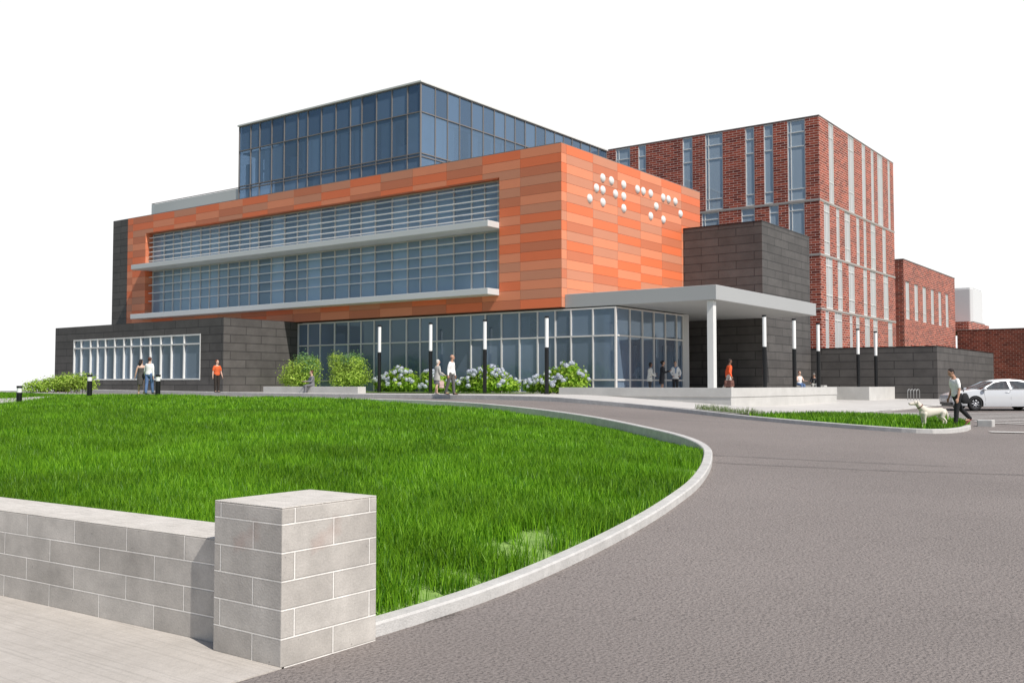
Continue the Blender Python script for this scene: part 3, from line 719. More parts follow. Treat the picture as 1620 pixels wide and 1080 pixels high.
    frame_y(mb, ys[1:], px1, pz0, pz1, [], 0.06, 0.12)
    for z in (18.95, 16.36, 16.16, pz1 - .04): mb.box(px1 - .057, px1 + .057, py0 + .061, py1, z - .03, z + .03)
    pf = B(mb, 'penthouse_frame', 'alu_dark')
    mb = MB(); rg = random.Random(10); panes(mb, [px0] + xs[1:-1] + [px1], [pz0, 16.26, 18.95, pz1], py0, 'y', rg); panes(mb, ys, [pz0, 16.26, 18.95, pz1], px1, 'x', rg)
    mb.quad((px0, py1, pz0), (px0, py0, pz0), (px0, py0, pz1), (px0, py1, pz1)); mb.quad((px1, py1, pz0), (px0, py1, pz0), (px0, py1, pz1), (px1, py1, pz1)); mb.build('glass', 'glass_roof', pf, origin=OR)
    mb = MB(); mb.box(px0 + .1, px1 - .08, py0 + .08, py0 + .16, 18.98, pz1 - .06); mb.box(px1 - .16, px1 - .08, py0 + .17, py1 - .1, 18.98, pz1 - .06); B(mb, 'spandrel', 'spandrel_blue')
    mb = MB(); mb.box(px0 - .1, px1 + .13, py0 - .13, py1 + .1, pz1, pz1 + .12); B(mb, 'penthouse_roof', 'pale_metal', bevel=.02)
    mb = MB(); mb.box(px0 + .2, px1 - .2, py0 + .2, py1 - .2, 18.72, 18.82, 0); mb.box(px0 + 1.5, px1 - 4.0, py0 + 5, py1 - 3, 14.3, 18.7, 0)
    for x in xs[2:-1:3]: mb.box(x + .2, x + .9, py0 + 1.2, py0 + 1.6, 14.3, 18.7, 0)
    for x in xs[1:-1:2]: mb.box(x + .2, x + .34, py0 + 2.4, py0 + 5, 14.3, 17.5 + (int(-x * 10) % 3) * .4, 2)
    for y in ys[2:-1:4]: mb.box(px1 - 1.6, px1 - 1.2, y, y + .5, 14.3, 18.7, 0)
    mb.box(px1 - 3.6, px1 - 1.0, 46.5, 52, 17.4, 17.6, 0)
    rn2 = random.Random(12)
    for i in range(len(xs) - 1):
        q = rn2.random()
        if q < .40: mb.box(xs[i] + .08, xs[i + 1] - .08, py0 + .35, py0 + .38, 16.4, 18.7, 0)
        elif q < .75: mb.box(xs[i] + .1, xs[i] + .75, py0 + .5, py0 + .56, 14.4, rn2.uniform(17, 18.6), 0)
        if rn2.random() < .5: mb.box(xs[i], xs[i + 1], py0 + .9, py0 + .98, 17.4, 17.55, 2)
    for i in range(len(ys) - 1):
        if rn2.random() < .45: mb.box(px1 - .40, px1 - .36, ys[i] + .08, ys[i + 1] - .08, 16.4, 18.7, 0)
    B(mb, 'penthouse_interior', ['room_wall', 'room_floor', 'room_dark'])
    # roof screen at the left
    mb = MB(); mb.box(-68.85, -57.96, 44.9, 44.94, 14.3, 16.27); mb.box(-68.85, -68.81, 44.94, 52, 14.3, 16.27); B(mb, 'roof_screen', 'beige_screen')
    mb = MB(); mb.tube([(-68.85, 44.92, 16.33), (-57.96, 44.92, 16.33)], .03, 6); mb.tube([(-68.83, 44.92, 16.33), (-68.83, 52, 16.33)], .03, 6); B(mb, 'screen_rail', 'alu_dark')
    # braille dots
    prof = [(0.0, 0.13), (0.08, 0.124), (0.15, 0.105), (0.2, 0.075), (0.235, 0.03), (0.24, 0.0)]
    me = MB().lathe(prof, n=24, axis='x').build('braille_dot', 'dot_white', r, smooth=True)
    dots = [(45.79,13.36),(46.71,13.36),(48.07,13.36),(45.12,12.69),(45.79,12.69),(47.15,12.69),(48.07,12.69),(44.43,12.01),(45.79,12.01),(48.07,12.01),(49.67,13.36),(50.36,13.36),(51.26,13.36),(52.85,13.36),(53.54,13.36),(54.45,13.36),(51.95,12.69),(51.26,12.01),(52.85,12.01),(55.14,12.69)]
    for i, (y, z) in enumerate(dots):
        o = me if i == 0 else me.copy()
        if i: COL.objects.link(o); o.parent = r
        o.location = (X0 + .021 - OR[0], y - OR[1], z - OR[2])
    return r
orange_building()

def dark_wing():
    OR = (-57.6, 39, 1.55)
    r = empty('stone_wing', OR, 'low dark stone wing with one wide window at the left of the building', 'building')
    x0, x1, y0, y1, z1 = -67.09, -48.13, 36.3, 42.9, 6.0
    wx0, wx1, wz0, wz1 = -64.66, -50.33, 2.30, 5.10
    mb = MB(); mb.box(x0, wx0, y0, y0 + .5, 1.0, z1); mb.box(wx1, x1, y0, y0 + .5, 1.0, z1); mb.box(wx0, wx1, y0, y0 + .5, 1.0, wz0); mb.box(wx0, wx1, y0, y0 + .5, wz1, z1)
    mb.box(x1 - .5, x1, y0 + .5, y1, 1.0, z1); mb.box(x0, x0 + .5, y0 + .5, y1 + 8, 1.0, z1)
    mb.build('wall', 'dark_stone', r, origin=OR)
    mb = MB(); mb.box(x0 + .02, x1 - .02, y0 + .02, y1 - .02, z1 - .3, z1 - .02); mb.build('roof', 'roof_grey', r, origin=OR)
    xs = [wx0 + .04, -63.72, -62.55, -61.68, -60.72, -59.62, -58.55, -57.72, -56.62, -55.58, -54.45, -53.32, -52.02, wx1 - .04]
    mb = MB(); frame_x(mb, xs, y0 + .06, wz0, wz1, [wz0 + .05, wz1 - .05, 4.50], 0.085, 0.16)
    w = mb.build('ribbon_window', 'pale_metal', r, origin=OR)
    mb = MB(); panes(mb, [wx0] + xs[1:-1] + [wx1], [wz0, 4.5, wz1], y0 + .1, 'y', random.Random(6)); mb.build('glass', 'glass_wing', w, origin=OR)
    mb = MB(); mb.box(x0 + .5, x1 - .5, y0 + 3.5, y0 + 3.7, 1.2, z1 - .4, 1); mb.box(x0 + .5, x1 - .5, y0 + .5, y0 + 3.5, 1.2, 1.6, 1)
    for i, x in enumerate(xs[:-1]):
        if i % 4 != 3: mb.box(x + .07, x + .38, y0 + .16, y0 + .20, wz0 + .05, wz1 - .05 if i % 3 else 4.46, 0)
    mb.build('window_blinds', ['room_wall', 'room_dark'], r, origin=OR)
dark_wing()

def canopy_and_blocks():
    # entrance canopy
    OR = (-23.5, 48.5, 1.55)
    r = empty('entrance_canopy', OR, 'flat grey entrance canopy on a slim white column', 'canopy')
    mb = MB(); mb.box(X0 + .03, -19.28, 42.0, 55.46, 5.96, 6.66); mb.build('roof_slab', 'canopy_metal', r, origin=OR, bevel=.02)
    mb = MB(); mb.box(-19.83, -19.50, 42.15, 42.48, 1.5, 5.955); mb.build('column', 'pale_metal', r, origin=OR, bevel=.02)
    # tall stone block
    OR = (-25, 59.5, 1.5)
    b = empty('stone_block', OR, 'tall windowless dark stone block behind the entrance canopy', 'building')
    mb = MB(); mb.box(-27.66, -22.5, 55.5, 63.6, 1.2, 11.76); mb.build('wall', 'dark_stone', b, origin=OR)
    mb = MB(); mb.box(-27.66, -22.48, 55.48, 63.62, 11.76, 11.82); mb.build('coping', 'black_paint', b, origin=OR)
    # low stone block on the right
    OR = (-18, 72, 1.1)
    b = empty('low_stone_building', OR, 'low long dark stone building in front of the brick towers', 'building')
    mb = MB(); mb.box(-22.9, -14.69, 63.8, 81.2, 0.6, 4.36); mb.build('wall', 'dark_stone', b, origin=OR)
    mb = MB(); mb.box(-22.92, -14.67, 63.78, 81.22, 4.36, 4.41); mb.build('coping', 'black_paint', b, origin=OR)
canopy_and_blocks()

def window(parent, OR, face, u0, u1, z0, z1, plane, rails, glass, recess=0.075, mull=None, frame='alu', name='window'):
    """one framed window in a wall facing -Y ('y') or +X ('x')"""
    fw = 0.07; mb = MB()
    def bx(a, b, za, zb, dp0, dp1, m):
        if face == 'y': m.box(a, b, plane + dp0, plane + dp1, za, zb)
        else: m.box(plane - dp1, plane - dp0, a, b, za, zb)
    d0, d1 = recess - .05, recess + .05
    bx(u0, u0 + fw, z0, z1, d0, d1, mb); bx(u1 - fw, u1, z0, z1, d0, d1, mb)
    for z in [z0 + fw / 2, z1 - fw / 2] + rails: bx(u0 + fw, u1 - fw, z - fw / 2, z + fw / 2, d0 + .003, d1 - .003, mb)
    if mull: bx(mull - .03, mull + .03, z0 + fw, z1 - fw, d0 + .006, d1 - .006, mb)
    w = mb.build(name, frame, parent, origin=OR)
    mb = MB(); bx(u0 + .01, u1 - .01, z0 + .01, z1 - .01, recess, recess + .008, mb); mb.build('pane', glass, w, origin=OR)
    return w
def strip_wall(mb, face, u0, u1, z0, z1, plane, wins, thick=0.4):
    """vertical brick piers between full height window strips"""
    cur = u0
    for a, b in list(wins) + [(u1, u1)]:
        if a - cur > .01:
            if face == 'y': mb.box(cur, a, plane, plane + thick, z0, z1)
            else: mb.box(plane - thick, plane, cur, a, z0, z1)
        cur = b
def tower():
    OR = (-40, 83, 1.5); xt, yt = -25.03, 73.16
    r = empty('brick_tower', OR, 'tall red brick tower with vertical window strips', 'building')
    fl = [(16.09, 22.50), (11.90, 16.09), (7.77, 11.90), (3.68, 7.77)]
    wy = {0: [(-42.88,-41.46),(-40.67,-39.92),(-36.48,-35.58),(-34.44,-32.90),(-30.97,-30.21),(-29.43,-28.66),(-27.52,-26.11)],
          1: [(-34.8,-33.26),(-31.36,-30.23),(-29.03,-28.27),(-27.49,-26.22)], 2: [], 3: []}
    wx = {0: [(2.22,3.39),(6.97,8.52),(10.67,11.69),(13.25,14.08),(15.14,16.78),(18.35,19.09)],
          1: [(0.92,2.24),(3.81,4.57),(5.84,7.27),(8.9,9.72),(10.85,11.62),(12.86,14.31),(16.36,17.44)],
          2: [(1.22,2.75),(3.96,5.11),(6.67,8.24),(10.6,11.65),(12.53,14.18),(16.45,17.99)],
          3: [(0.95,1.74),(3.08,4.9),(6.79,7.52),(8.43,9.38),(10.8,12.22),(13.2,14.5),(17.7,19.08)]}
    mb = MB(); bands = MB()
    for i, (z0, z1) in enumerate(fl):
        za, zb = z0 + .085, z1 - (.085 if i else 0.0)
        strip_wall(mb, 'y', -58, xt, za, zb, yt, wy[i]); strip_wall(mb, 'x', yt + .4, 93.35, za, zb, xt, [(yt + a, yt + b) for a, b in wx[i]])
        if i: bands.prism([(-58, yt - .03), (xt + .03, yt - .03), (xt + .03, 93.37), (xt - .4, 93.37), (xt - .4, yt + .4), (-58, yt + .4)], z1 - .085, z1 + .085)
    mb.box(-58, xt - .4, 92.9, 93.35, 3.8, 22.5); mb.box(-58, -57.6, yt + .4, 92.9, 3.8, 22.5)
    mb.build('wall', 'brick_red', r, origin=OR); bands.build('floor_band', 'band_stone', r, origin=OR)
    mb = MB(); mb.box(-57.5, xt - .9, yt + .9, 92.5, 3.6, 22.2); mb.build('core', 'blind', r, origin=OR)
    mb = MB(); mb.box(-58.02, xt + .02, yt - .02, 93.37, 22.50, 22.58); mb.build('coping', 'alu_dark', r, origin=OR)
    mb = MB(); mb.box(-57.9, xt - .02, yt + .02, 93.3, 3.62, 3.80); mb.build('underside', 'pale_panel', r, origin=OR)
    mb = MB(); mb.box(-30, xt - .6, yt + .7, 93, 1.0, 3.62); mb.build('plinth', 'pale_panel', r, origin=OR)
    for i, (z0, z1) in enumerate(fl):
        for (a, b) in wy[i]:
            rails = [21.50, 20.38, 17.08] if i == 0 else [15.42]
            window(r, OR, 'y', a, b, z0 + .085, z1 - (.05 if i == 0 else .085), yt, rails, 'glass_tower', mull=(a + .28 if b - a > 1.2 else None), frame='pale_metal')
        for (a, b) in wx[i]:
            a += yt; b += yt
            h = z1 - z0
            window(r, OR, 'x', a, b, z0 + .085, z1 - (.05 if i == 0 else .085), xt, [z0 + .3 * h * .9, z0 + .82 * h], 'pale_panel', 0.07, mull=(a + .42 * (b - a) if b - a > 1.1 else None), frame='pale_metal')
tower()
def low_brick():
    OR = (-35, 106, 1.3)
    r = empty('brick_annex', OR, 'lower red brick building with two rows of six narrow windows', 'building')
    xf, y0, y1, z1 = -24.96, 96.0, 117.0, 13.82
    def yy(px): # where a photo column meets this wall
        s = (px - 810) / 1546.0; d = xf / (s * CP - SP); return s * d * SP + d * CP
    up = [(1400 + a / 6.75, 1400 + b / 6.75) for a, b in ((238,280),(332,372),(420,460),(508,542),(588,620),(664,695))]
    W = [(yy(a), yy(b)) for a, b in up]
    zu0, zu1, zl0, zl1 = 8.25, 11.85, 1.9, 5.4
    mb = MB()
    mb.box(xf - .4, xf, y0, y1, zu1, z1); mb.box(xf - .4, xf, y0, y1, zl1, zu0); mb.box(xf - .4, xf, y0, y1, 1.0, zl0)
    strip_wall(mb, 'x', y0, y1, zu0, zu1, xf, W); strip_wall(mb, 'x', y0, y1, zl0, zl1, xf, W)
    mb.box(-45, xf - .4, y0, y0 + .4, 1.0, z1); mb.box(-45, xf - .4, y1 - .4, y1, 1.0, z1)
    mb.build('wall', 'brick_red', r, origin=OR)
    mb = MB(); mb.box(-45, xf + .03, y0 - .03, y1 + .03, z1, z1 + .1); mb.build('coping', 'alu_dark', r, origin=OR)
    for (a, b) in W:
        window(r, OR, 'x', a, b, zu0, zu1, xf, [zu0 + .9], 'pale_panel', .1, frame='pale_metal'); window(r, OR, 'x', a, b, zl0, zl1, xf, [zl0 + .9], 'pale_panel', .1, frame='pale_metal')
    # brick hall at the far right
    OR = (0, 118, 1)
    h = empty('brick_hall', OR, 'plain dark red brick hall wall at the far right behind the car', 'building')
    mb = MB(); mb.box(-24.9, 34, 117.5, 135, 0.6, 8.05); mb.build('wall', 'brick_far', h, origin=OR)
    mb = MB(); mb.box(-24.9, 34.03, 117.47, 135, 8.05, 8.13); mb.build('coping', 'alu_dark', h, origin=OR)
    mb = MB(); mb.box(-30, -24.2, 120, 131.5, 8.13, 9.2); mb.build('roof_house', 'brick_red', h, origin=OR)
    # white roof tank
    OR = (-25.6, 126, 9.2)
    t = empty('roof_tank', OR, 'pale rounded tank standing on the roof of the brick hall', 'tank')
    mb = MB()
    pr = [(-27.6,123.0),(-24.6,123.0),(-24.3,123.3),(-24.3,128.4),(-24.6,128.8),(-27.6,128.8)]
    mb.prism(pr, 9.2, 13.2); q = [(-26 + (x + 26) * .97, 126 + (y - 126) * .97) for x, y in pr]
    mb.prism(q, 13.2, 13.35); mb.build('shell', 'tank_white', t, origin=OR, bevel=.15)
    mb = MB(); mb.box(-27.7, -24.2, 122.9, 128.9, 9.2, 9.32); mb.build('base', 'alu_dark', t, origin=OR)
low_brick()

# ------------------------------------------------------------------ forecourt walls and benches
def forecourt():
    X1, Y1 = -17.2, 38.9
    r = empty('parapet_wall', (-22.5, 40.5, 1.1), 'long low pale concrete parapet round the entrance terrace', 'wall')
    O = (-22.5, 40.5, 1.1)
    mb = MB(); mb.prism([(-26.0, Y1), (X1, Y1), (X1, 52.6), (X1 - .3, 52.6), (X1 - .3, Y1 + .3), (-26.0, Y1 + .3)], 1.48, 1.88); mb.build('upper_course', 'wall_concrete', r, origin=O, bevel=.01)
    mb = MB(); mb.prism([(-26.0, Y1 + .03), (X1 - .03, Y1 + .03), (X1 - .03, 52.6), (X1 - .28, 52.6), (X1 - .28, Y1 + .28), (-26.0, Y1 + .28)], 0.6, 1.48); mb.build('lower_course', 'wall_concrete', r, origin=O)
    x1, y1 = -17.22, 58.4
    o = MB().prism([(-21.6, y1), (x1, y1), (x1, 63.75), (x1 - .3, 63.75), (x1 - .3, y1 + .3), (-21.6, y1 + .3)], 0.7, 1.88).build('retaining_wall', 'wall_concrete', bevel=.012)
    tag(o, 'short pale concrete wall right of the terrace steps', 'wall')
    mb = MB(); mb.box(-20.49, -20.1, 52.5, 58.35, .7, 1.40); mb.box(-20.1, -19.7, 52.5, 58.35, .7, 1.25)
    o = mb.build('steps', 'paving_pale'); tag(o, 'shallow pale steps in the gap between the two concrete walls', 'steps')
    # bench wall with the shrubs behind it
    r = empty('bench_wall', (-42.5, 38, 1.55), 'long low white concrete bench wall below the two round shrubs', 'bench'); O = (-42.5, 38, 1.55)
    a = at(428, 51.5); b = at(576, 51.5)
    ya = 37.3; xa = -45.7; xb = -37.9
    mb = MB(); mb.box(xa, xb, ya, ya + .6, 1.3, 1.90); mb.build('seat_slab', 'wall_concrete', r, origin=O, bevel=.015)
    o = MB().box(-22.3, -20.4, 60.0, 60.5, 1.5, 1.97).build('bench', 'wall_concrete', bevel=.02)
    tag(o, 'low concrete seat by the dark stone block under two seated people', 'bench')
    # small stone block at the tip of the island
    x, y = at(1560, 31.6); z = zr(x, y)
    o = MB().box(x - .26, x + .2, y - .2, y + .2, z - .1, z + .22).build('stone_block', 'kerb_concrete', bevel=.03); tag(o, 'small pale stone block at the tip of the grass island', 'block')
forecourt()

# ------------------------------------------------------------------ road markings
def markings():
    def stripe(x0, y0, x1, y1, w):
        d = Vector((x1 - x0, y1 - y0)); L = d.length; d.normalize(); n = Vector((-d.y, d.x)) * w / 2; k = max(2, int(L / 0.7)); vs = []; fs = []
        for i in range(k + 1):
            p = Vector((x0, y0)) + d * L * i / k
            for q in (p - n, p + n): vs.append((q.x, q.y, zr(q.x, q.y) + .03))
        for i in range(k): fs.append((2 * i, 2 * i + 2, 2 * i + 3, 2 * i + 1))
        o = MB(); o.add(vs, fs); ob = o.build('road_marking', 'road_paint'); struct(ob)
    for k in range(8):
        d = 33.0 + 1.35 * k
        a = at(1475 - 12 * k if k > 2 else 1560 - 20 * k, d + .6); b = at(1650, d - .6); stripe(*a, *b, .3)
    for k in range(4):
        a = at(1395 + 18 * k, 42.5 - 1.3 * k); b = at(1500, 41.6 - 1.3 * k); stripe(*a, *b, .3)
    a = at(1564, 28.6); b = at(1640, 28.35); stripe(*a, *b, .34)
markings()
MATS['crack'] = simple('crack', (0.10, 0.095, 0.09), .9)
def cracks():
    for P in ([at(960, 20.5), at(1080, 19.6), at(1250, 18.9), at(1420, 18.4), at(1640, 18.0)], [at(960, 32.5), at(1060, 31.4), at(1200, 30.4)], [at(1100, 20.8), at(1300, 20.0), at(1500, 19.3)]):
        P = catmull(P, .25); vs = []; fs = []; rn = random.Random(3)
        for i, p in enumerate(P):
            t = (P[min(i + 1, len(P) - 1)] - P[max(i - 1, 0)]).normalized(); n = Vector((-t.y, t.x)) * (.010 + .012 * rn.random()); j = Vector((-t.y, t.x)) * rn.uniform(-.03, .03)
            for q in (p + j - n, p + j + n): vs.append((q.x, q.y, zr(q.x, q.y) + .014))
        for i in range(len(P) - 1): fs.append((2 * i, 2 * i + 2, 2 * i + 3, 2 * i + 1))
        mb = MB(); mb.add(vs, fs); struct(mb.build('road_crack', 'crack'))
cracks()

# ------------------------------------------------------------------ lamps
def lamp_proto():
    r = empty('lamp_post', (0, 0, 0), '', 'lamp post', 'tube lamp posts on the forecourt'); H = 3.78
    MB().lathe([(0, 0), (.10, 0), (.10, 2.26), (.0, 2.26)], n=20).build('pole', 'black_paint', r, smooth=False)
    MB().lathe([(0, 2.262), (.088, 2.262), (.092, 2.30), (.092, 3.66), (.088, 3.69), (0, 3.69)], n=20).build('diffuser', 'lamp_white', r)
    MB().lathe([(0, 3.692), (.105, 3.692), (.105, 3.77), (.09, 3.78), (0, 3.78)], n=20).build('cap', 'black_paint', r)
    MB().lathe([(0, -.05), (.15, -.05), (.15, .02), (.102, .03), (.102, .0)], n=20).build('base_plate', 'black_paint', r)
    return r
LP_ = lamp_proto()
LAMPS = [(600, 54.5, 'black and white tube lamp post standing just right of the second round shrub'),
 (681, 52.3, 'black and white tube lamp post directly left of the grey haired woman'),
 (767, 49.9, 'black and white tube lamp post directly right of the man in white shirt'),
 (865, 47.3, 'black and white tube lamp post in front of the rightmost hydrangea'),
 (1210, 46.5, 'black and white tube lamp post under the canopy edge, first right of its column'),
 (1257, 49.1, 'black and white tube lamp post against the dark stone block beside a seated woman'),
 (1295, 52.5, 'black and white tube lamp post against the corner of the brick tower'),
 (1358, 57.9, 'black and white tube lamp post before the low stone building, left of the last one'),
 (1386, 60.8, 'rightmost black and white tube lamp post before the low stone building')]
for i, (px, d, lb) in enumerate(LAMPS):
    o = LP_ if i == 0 else copy_tree(LP_); x, y = at(px, d); o.location = (x, y, 1.55); o['label'] = lb
def bollard_proto():
    r = empty('bollard_light', (0, 0, 0), '', 'bollard light', 'short bollard lights along the lawn')
    MB().lathe([(0, -.1), (.115, -.1), (.115, .56), (0, .56)], n=20).build('post', 'black_paint', r)
    MB().lathe([(0, .561), (.10, .561), (.10, .76), (0, .76)], n=20).build('diffuser', 'lamp_white', r)
    MB().lathe([(0, .761), (.118, .761), (.118, .84), (.10, .85), (0, .85)], n=20).build('cap', 'black_paint', r)
    return r
BP = bollard_proto()
for i, (px, d, dz, lb) in enumerate([(31, 42.5, None, 'black bollard light on the pale gravel path at the far left'), (142, 44.6, 1.62, 'black bollard light in front of the low green hedge'), (250, 44.6, 1.62, 'black bollard light right beside the walking couple')]):
    o = BP if i == 0 else copy_tree(BP); x, y = at(px, d); z = float(zlawn(x, y)); print('bollard', px, z)
    o.location = (x, y, dz if dz else z); o['label'] = lb
def racks():
    mb = MB()
    pts = [(0, -.0, -.1), (0, 0, .45)] + [(0, .17 - .17 * math.cos(a), .45 + .16 * math.sin(a)) for a in np.linspace(0.3, math.pi - .3, 7)] + [(0, .34, .45), (0, .34, -.1)]
    mb.tube([(p[0], p[1], p[2]) for p in pts], .022, 8)
    o = mb.build('bike_rack', 'rack_steel', smooth=True)
    lab = ['leftmost steel bike hoop beside the pale wall end', 'second steel bike hoop from the left of four', 'third steel bike hoop from the left of four', 'rightmost steel bike hoop, nearest the stone corner']
    for i in range(4):
        c = o if i == 0 else o.copy()
        if i: COL.objects.link(c)
        x, y = at(1435.5 + 4.7 * i, 58.5); c.location = (x, y, 1.13); c.rotation_euler = (0, 0, R(-15)); tag(c, lab[i], 'bike rack', 'steel bike hoops')
racks()

# ------------------------------------------------------------------ plants
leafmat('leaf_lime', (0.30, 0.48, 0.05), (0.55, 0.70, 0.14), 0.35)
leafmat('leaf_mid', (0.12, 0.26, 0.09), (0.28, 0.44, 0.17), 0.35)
leafmat('leaf_hydr', (0.18, 0.38, 0.02), (0.60, 0.78, 0.12), 0.5)
leafmat('petal', (0.56, 0.60, 0.74), (0.86, 0.88, 0.93), 0.25)
simple('stem_brown', (0.10, 0.07, 0.045), .8)
def leaves(mb, blobs, n, size, rn, mi=0, shell=0.55):
    tot = sum(b[3] * b[4] * b[5] for b in blobs)
    for b in blobs:
        k = int(n * b[3] * b[4] * b[5] / tot)
        for _ in range(k):
            v = Vector((rn.gauss(0, 1), rn.gauss(0, 1), rn.gauss(0, 1))).normalized() * (shell + (1 - shell) * rn.random()) * (1 + .12 * rn.gauss(0, 1))
            p = Vector((b[0] + v.x * b[3], b[1] + v.y * b[4], b[2] + v.z * b[5]))
            if p.z < 0.02: continue
            s = size * rn.uniform(.6, 1.35)
            nrm = (v + Vector((rn.gauss(0, .6), rn.gauss(0, .6), rn.gauss(0, .6) + .3))).normalized()
            t = nrm.cross(Vector((rn.gauss(0, 1), rn.gauss(0, 1), rn.gauss(0, 1)))).normalized(); u = nrm.cross(t)
            mb.add([p - t * s, p - u * s * .55 + nrm * s * .15, p + t * s, p + u * s * .55 + nrm * s * .15], [(0, 1, 2, 3)], mi)
def shrub(px, d, w, h, label, seed, dark_side):
    rn = random.Random(seed); x, y = at(px, d); z = 1.58
    r = empty('round_shrub', (x, y, z), label, 'shrub', 'round shrubs behind the bench wall')
    bl = [(0, 0, h * .42, w * .5, w * .42, h * .42)]
    for i in range(9):
        a = rn.uniform(0, 6.28); bl.append((math.cos(a) * w * .30, math.sin(a) * w * .26, h * rn.uniform(.25, .80), w * rn.uniform(.16, .26), w * .2, h * rn.uniform(.13, .22)))
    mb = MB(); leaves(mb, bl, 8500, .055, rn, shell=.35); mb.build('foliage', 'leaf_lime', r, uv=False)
    mb = MB(); leaves(mb, [(dark_side * w * .22, -.05, h * .72, w * .30, w * .3, h * .26), (dark_side * w * .30, .1, h * .55, w * .22, w * .3, h * .25)], 1500, .055, rn, shell=.5); mb.build('darker_foliage', 'leaf_mid', r, uv=False)  # second batch of darker green leaves high on one side
    mb = MB()
    for i in range(6):
        a = rn.uniform(0, 6.28); q = rn.uniform(.2, .35) * w; mb.tube([(math.cos(a) * .08, math.sin(a) * .08, -.1), (math.cos(a) * q * .5, math.sin(a) * q * .5, h * .3), (math.cos(a) * q, math.sin(a) * q, h * .7)], [.03, .022, .008], 6)
    mb.build('trunk', 'stem_brown', r)
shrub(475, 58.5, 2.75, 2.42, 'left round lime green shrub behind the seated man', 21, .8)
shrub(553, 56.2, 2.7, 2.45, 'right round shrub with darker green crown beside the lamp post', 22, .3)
def hydrangea(px, d, blobs, nleaf, nflow, label, seed):
    rn = random.Random(seed); x, y = at(px, d); z = 1.58
    r = empty('hydrangea_bush', (x, y, z), label, 'flower bush', 'blue hydrangeas before the lobby glass'); r.scale = (1.08, .95, 1.08)
    # blobs are along the facade direction (world X)
    mb = MB(); leaves(mb, blobs, nleaf, .085, rn, shell=.55); mb.build('foliage', 'leaf_hydr', r, uv=False)
    mb = MB()
    for b in blobs:
        for i in range(5): mb.tube([(b[0] + rn.uniform(-.1, .1), b[1], -.1), (b[0] + rn.uniform(-.5, .5) * b[3], b[1] + rn.uniform(-.3, .3) * b[4], b[2] + b[5] * .6)], [.014, .008], 5)
    mb.build('stems', 'stem_brown', r)
    pm = MB()
    for k in range(90):
        v = Vector((rn.gauss(0, 1), rn.gauss(0, 1), rn.gauss(0, 1))).normalized()
        p = Vector((v.x * .115, v.y * .115, v.z * .085)); t = v.cross(Vector((rn.gauss(0, 1), rn.gauss(0, 1), rn.gauss(0, 1)))).normalized(); u = v.cross(t); s = .03
        pm.add([p - t * s, p - u * s + v * .008, p + t * s, p + u * s + v * .008], [(0, 1, 2, 3)])
    f0 = None
    for k in range(nflow):
        b = rn.choice(blobs)
        a = rn.uniform(math.pi * .95, math.pi * 2.05) ; el = rn.uniform(-.05, 1.35)
        p = (b[0] + math.cos(a) * math.cos(el) * b[3] * 1.02, b[1] + math.sin(a) * math.cos(el) * b[4] * 1.02, b[2] + math.sin(el) * b[5] * 1.04)
        if p[2] < .15: continue
        if f0 is None: f0 = pm.build('flower_head', 'petal', r, uv=False); o = f0
        else: o = f0.copy(); COL.objects.link(o); o.parent = r
        o.location = p; o.rotation_euler = (rn.uniform(-.6, .6), rn.uniform(-.6, .6), rn.uniform(0, 6)); o.scale = (rn.uniform(.75, 1.15),) * 3
hydrangea(632, 55.6, [(-.75, 0, .5, .6, .5, .52), (.05, 0, .68, .75, .6, .64), (.8, -.1, .58, .6, .5, .54), (-1.35, 0, .4, .5, .4, .42), (.3, -.3, .35, 1.3, .4, .38)], 4200, 52, 'leftmost blue hydrangea bush, between the first two lamp posts', 31)
hydrangea(685, 54.1, [(-.2, 0, .58, .6, .45, .55), (.6, -.1, .45, .6, .45, .45), (.2, -.2, .3, 1.0, .4, .34)], 2200, 20, 'small hydrangea bush behind the grey haired woman', 32)
hydrangea(730, 52.9, [(-.4, .1, .3, .5, .4, .32), (.3, .1, .36, .5, .4, .38)], 1300, 8, 'low sparse hydrangea bush right of the bald man', 35)
hydrangea(772, 51.8, [(-.7, 0, .62, .6, .5, .58), (.0, 0, .72, .7, .55, .62), (.75, 0, .58, .65, .5, .55), (1.35, 0, .38, .6, .45, .36), (.1, -.3, .35, 1.3, .4, .38)], 4400, 54, 'blue hydrangea bush spreading behind the third lamp post', 33)
hydrangea(893, 48.9, [(-1.2, 0, .45, .65, .5, .42), (-.5, 0, .62, .65, .55, .57), (.2, 0, .76, .66, .6, .68), (.8, -.1, .6, .58, .5, .54), (-1.8, 0, .32, .6, .4, .32), (-.2, -.3, .35, 1.4, .4, .38)], 4800, 60, 'rightmost blue hydrangea bush, beside the parapet end', 34)
def hedge():
    rn = random.Random(8); x, y = at(96, 57.5); z = 1.5
    r = empty('low_hedge', (x, y, z), 'low bright green hedge before the left end of the stone wing', 'hedge')
    bl = [(-1.75 + .34 * i, rn.uniform(-.2, .2) + .0 * i, .38 + .28 * min(1, i / 6) * rn.uniform(.8, 1.1), .5, .6, .38 + .22 * min(1, i / 7)) for i in range(11)]
    mb = MB(); leaves(mb, [(b[0] * CP, b[0] * SP, b[2], b[3], b[4], b[5]) for b in bl], 5200, .065, rn, shell=.4); mb.build('foliage', 'leaf_lime', r, uv=False)
    mb = MB()
    for b in bl: mb.tube([(b[0] * CP, b[0] * SP, -.1), (b[0] * CP, b[0] * SP, b[2])], [.02, .01], 5)
    mb.build('stems', 'stem_brown', r)
hedge()

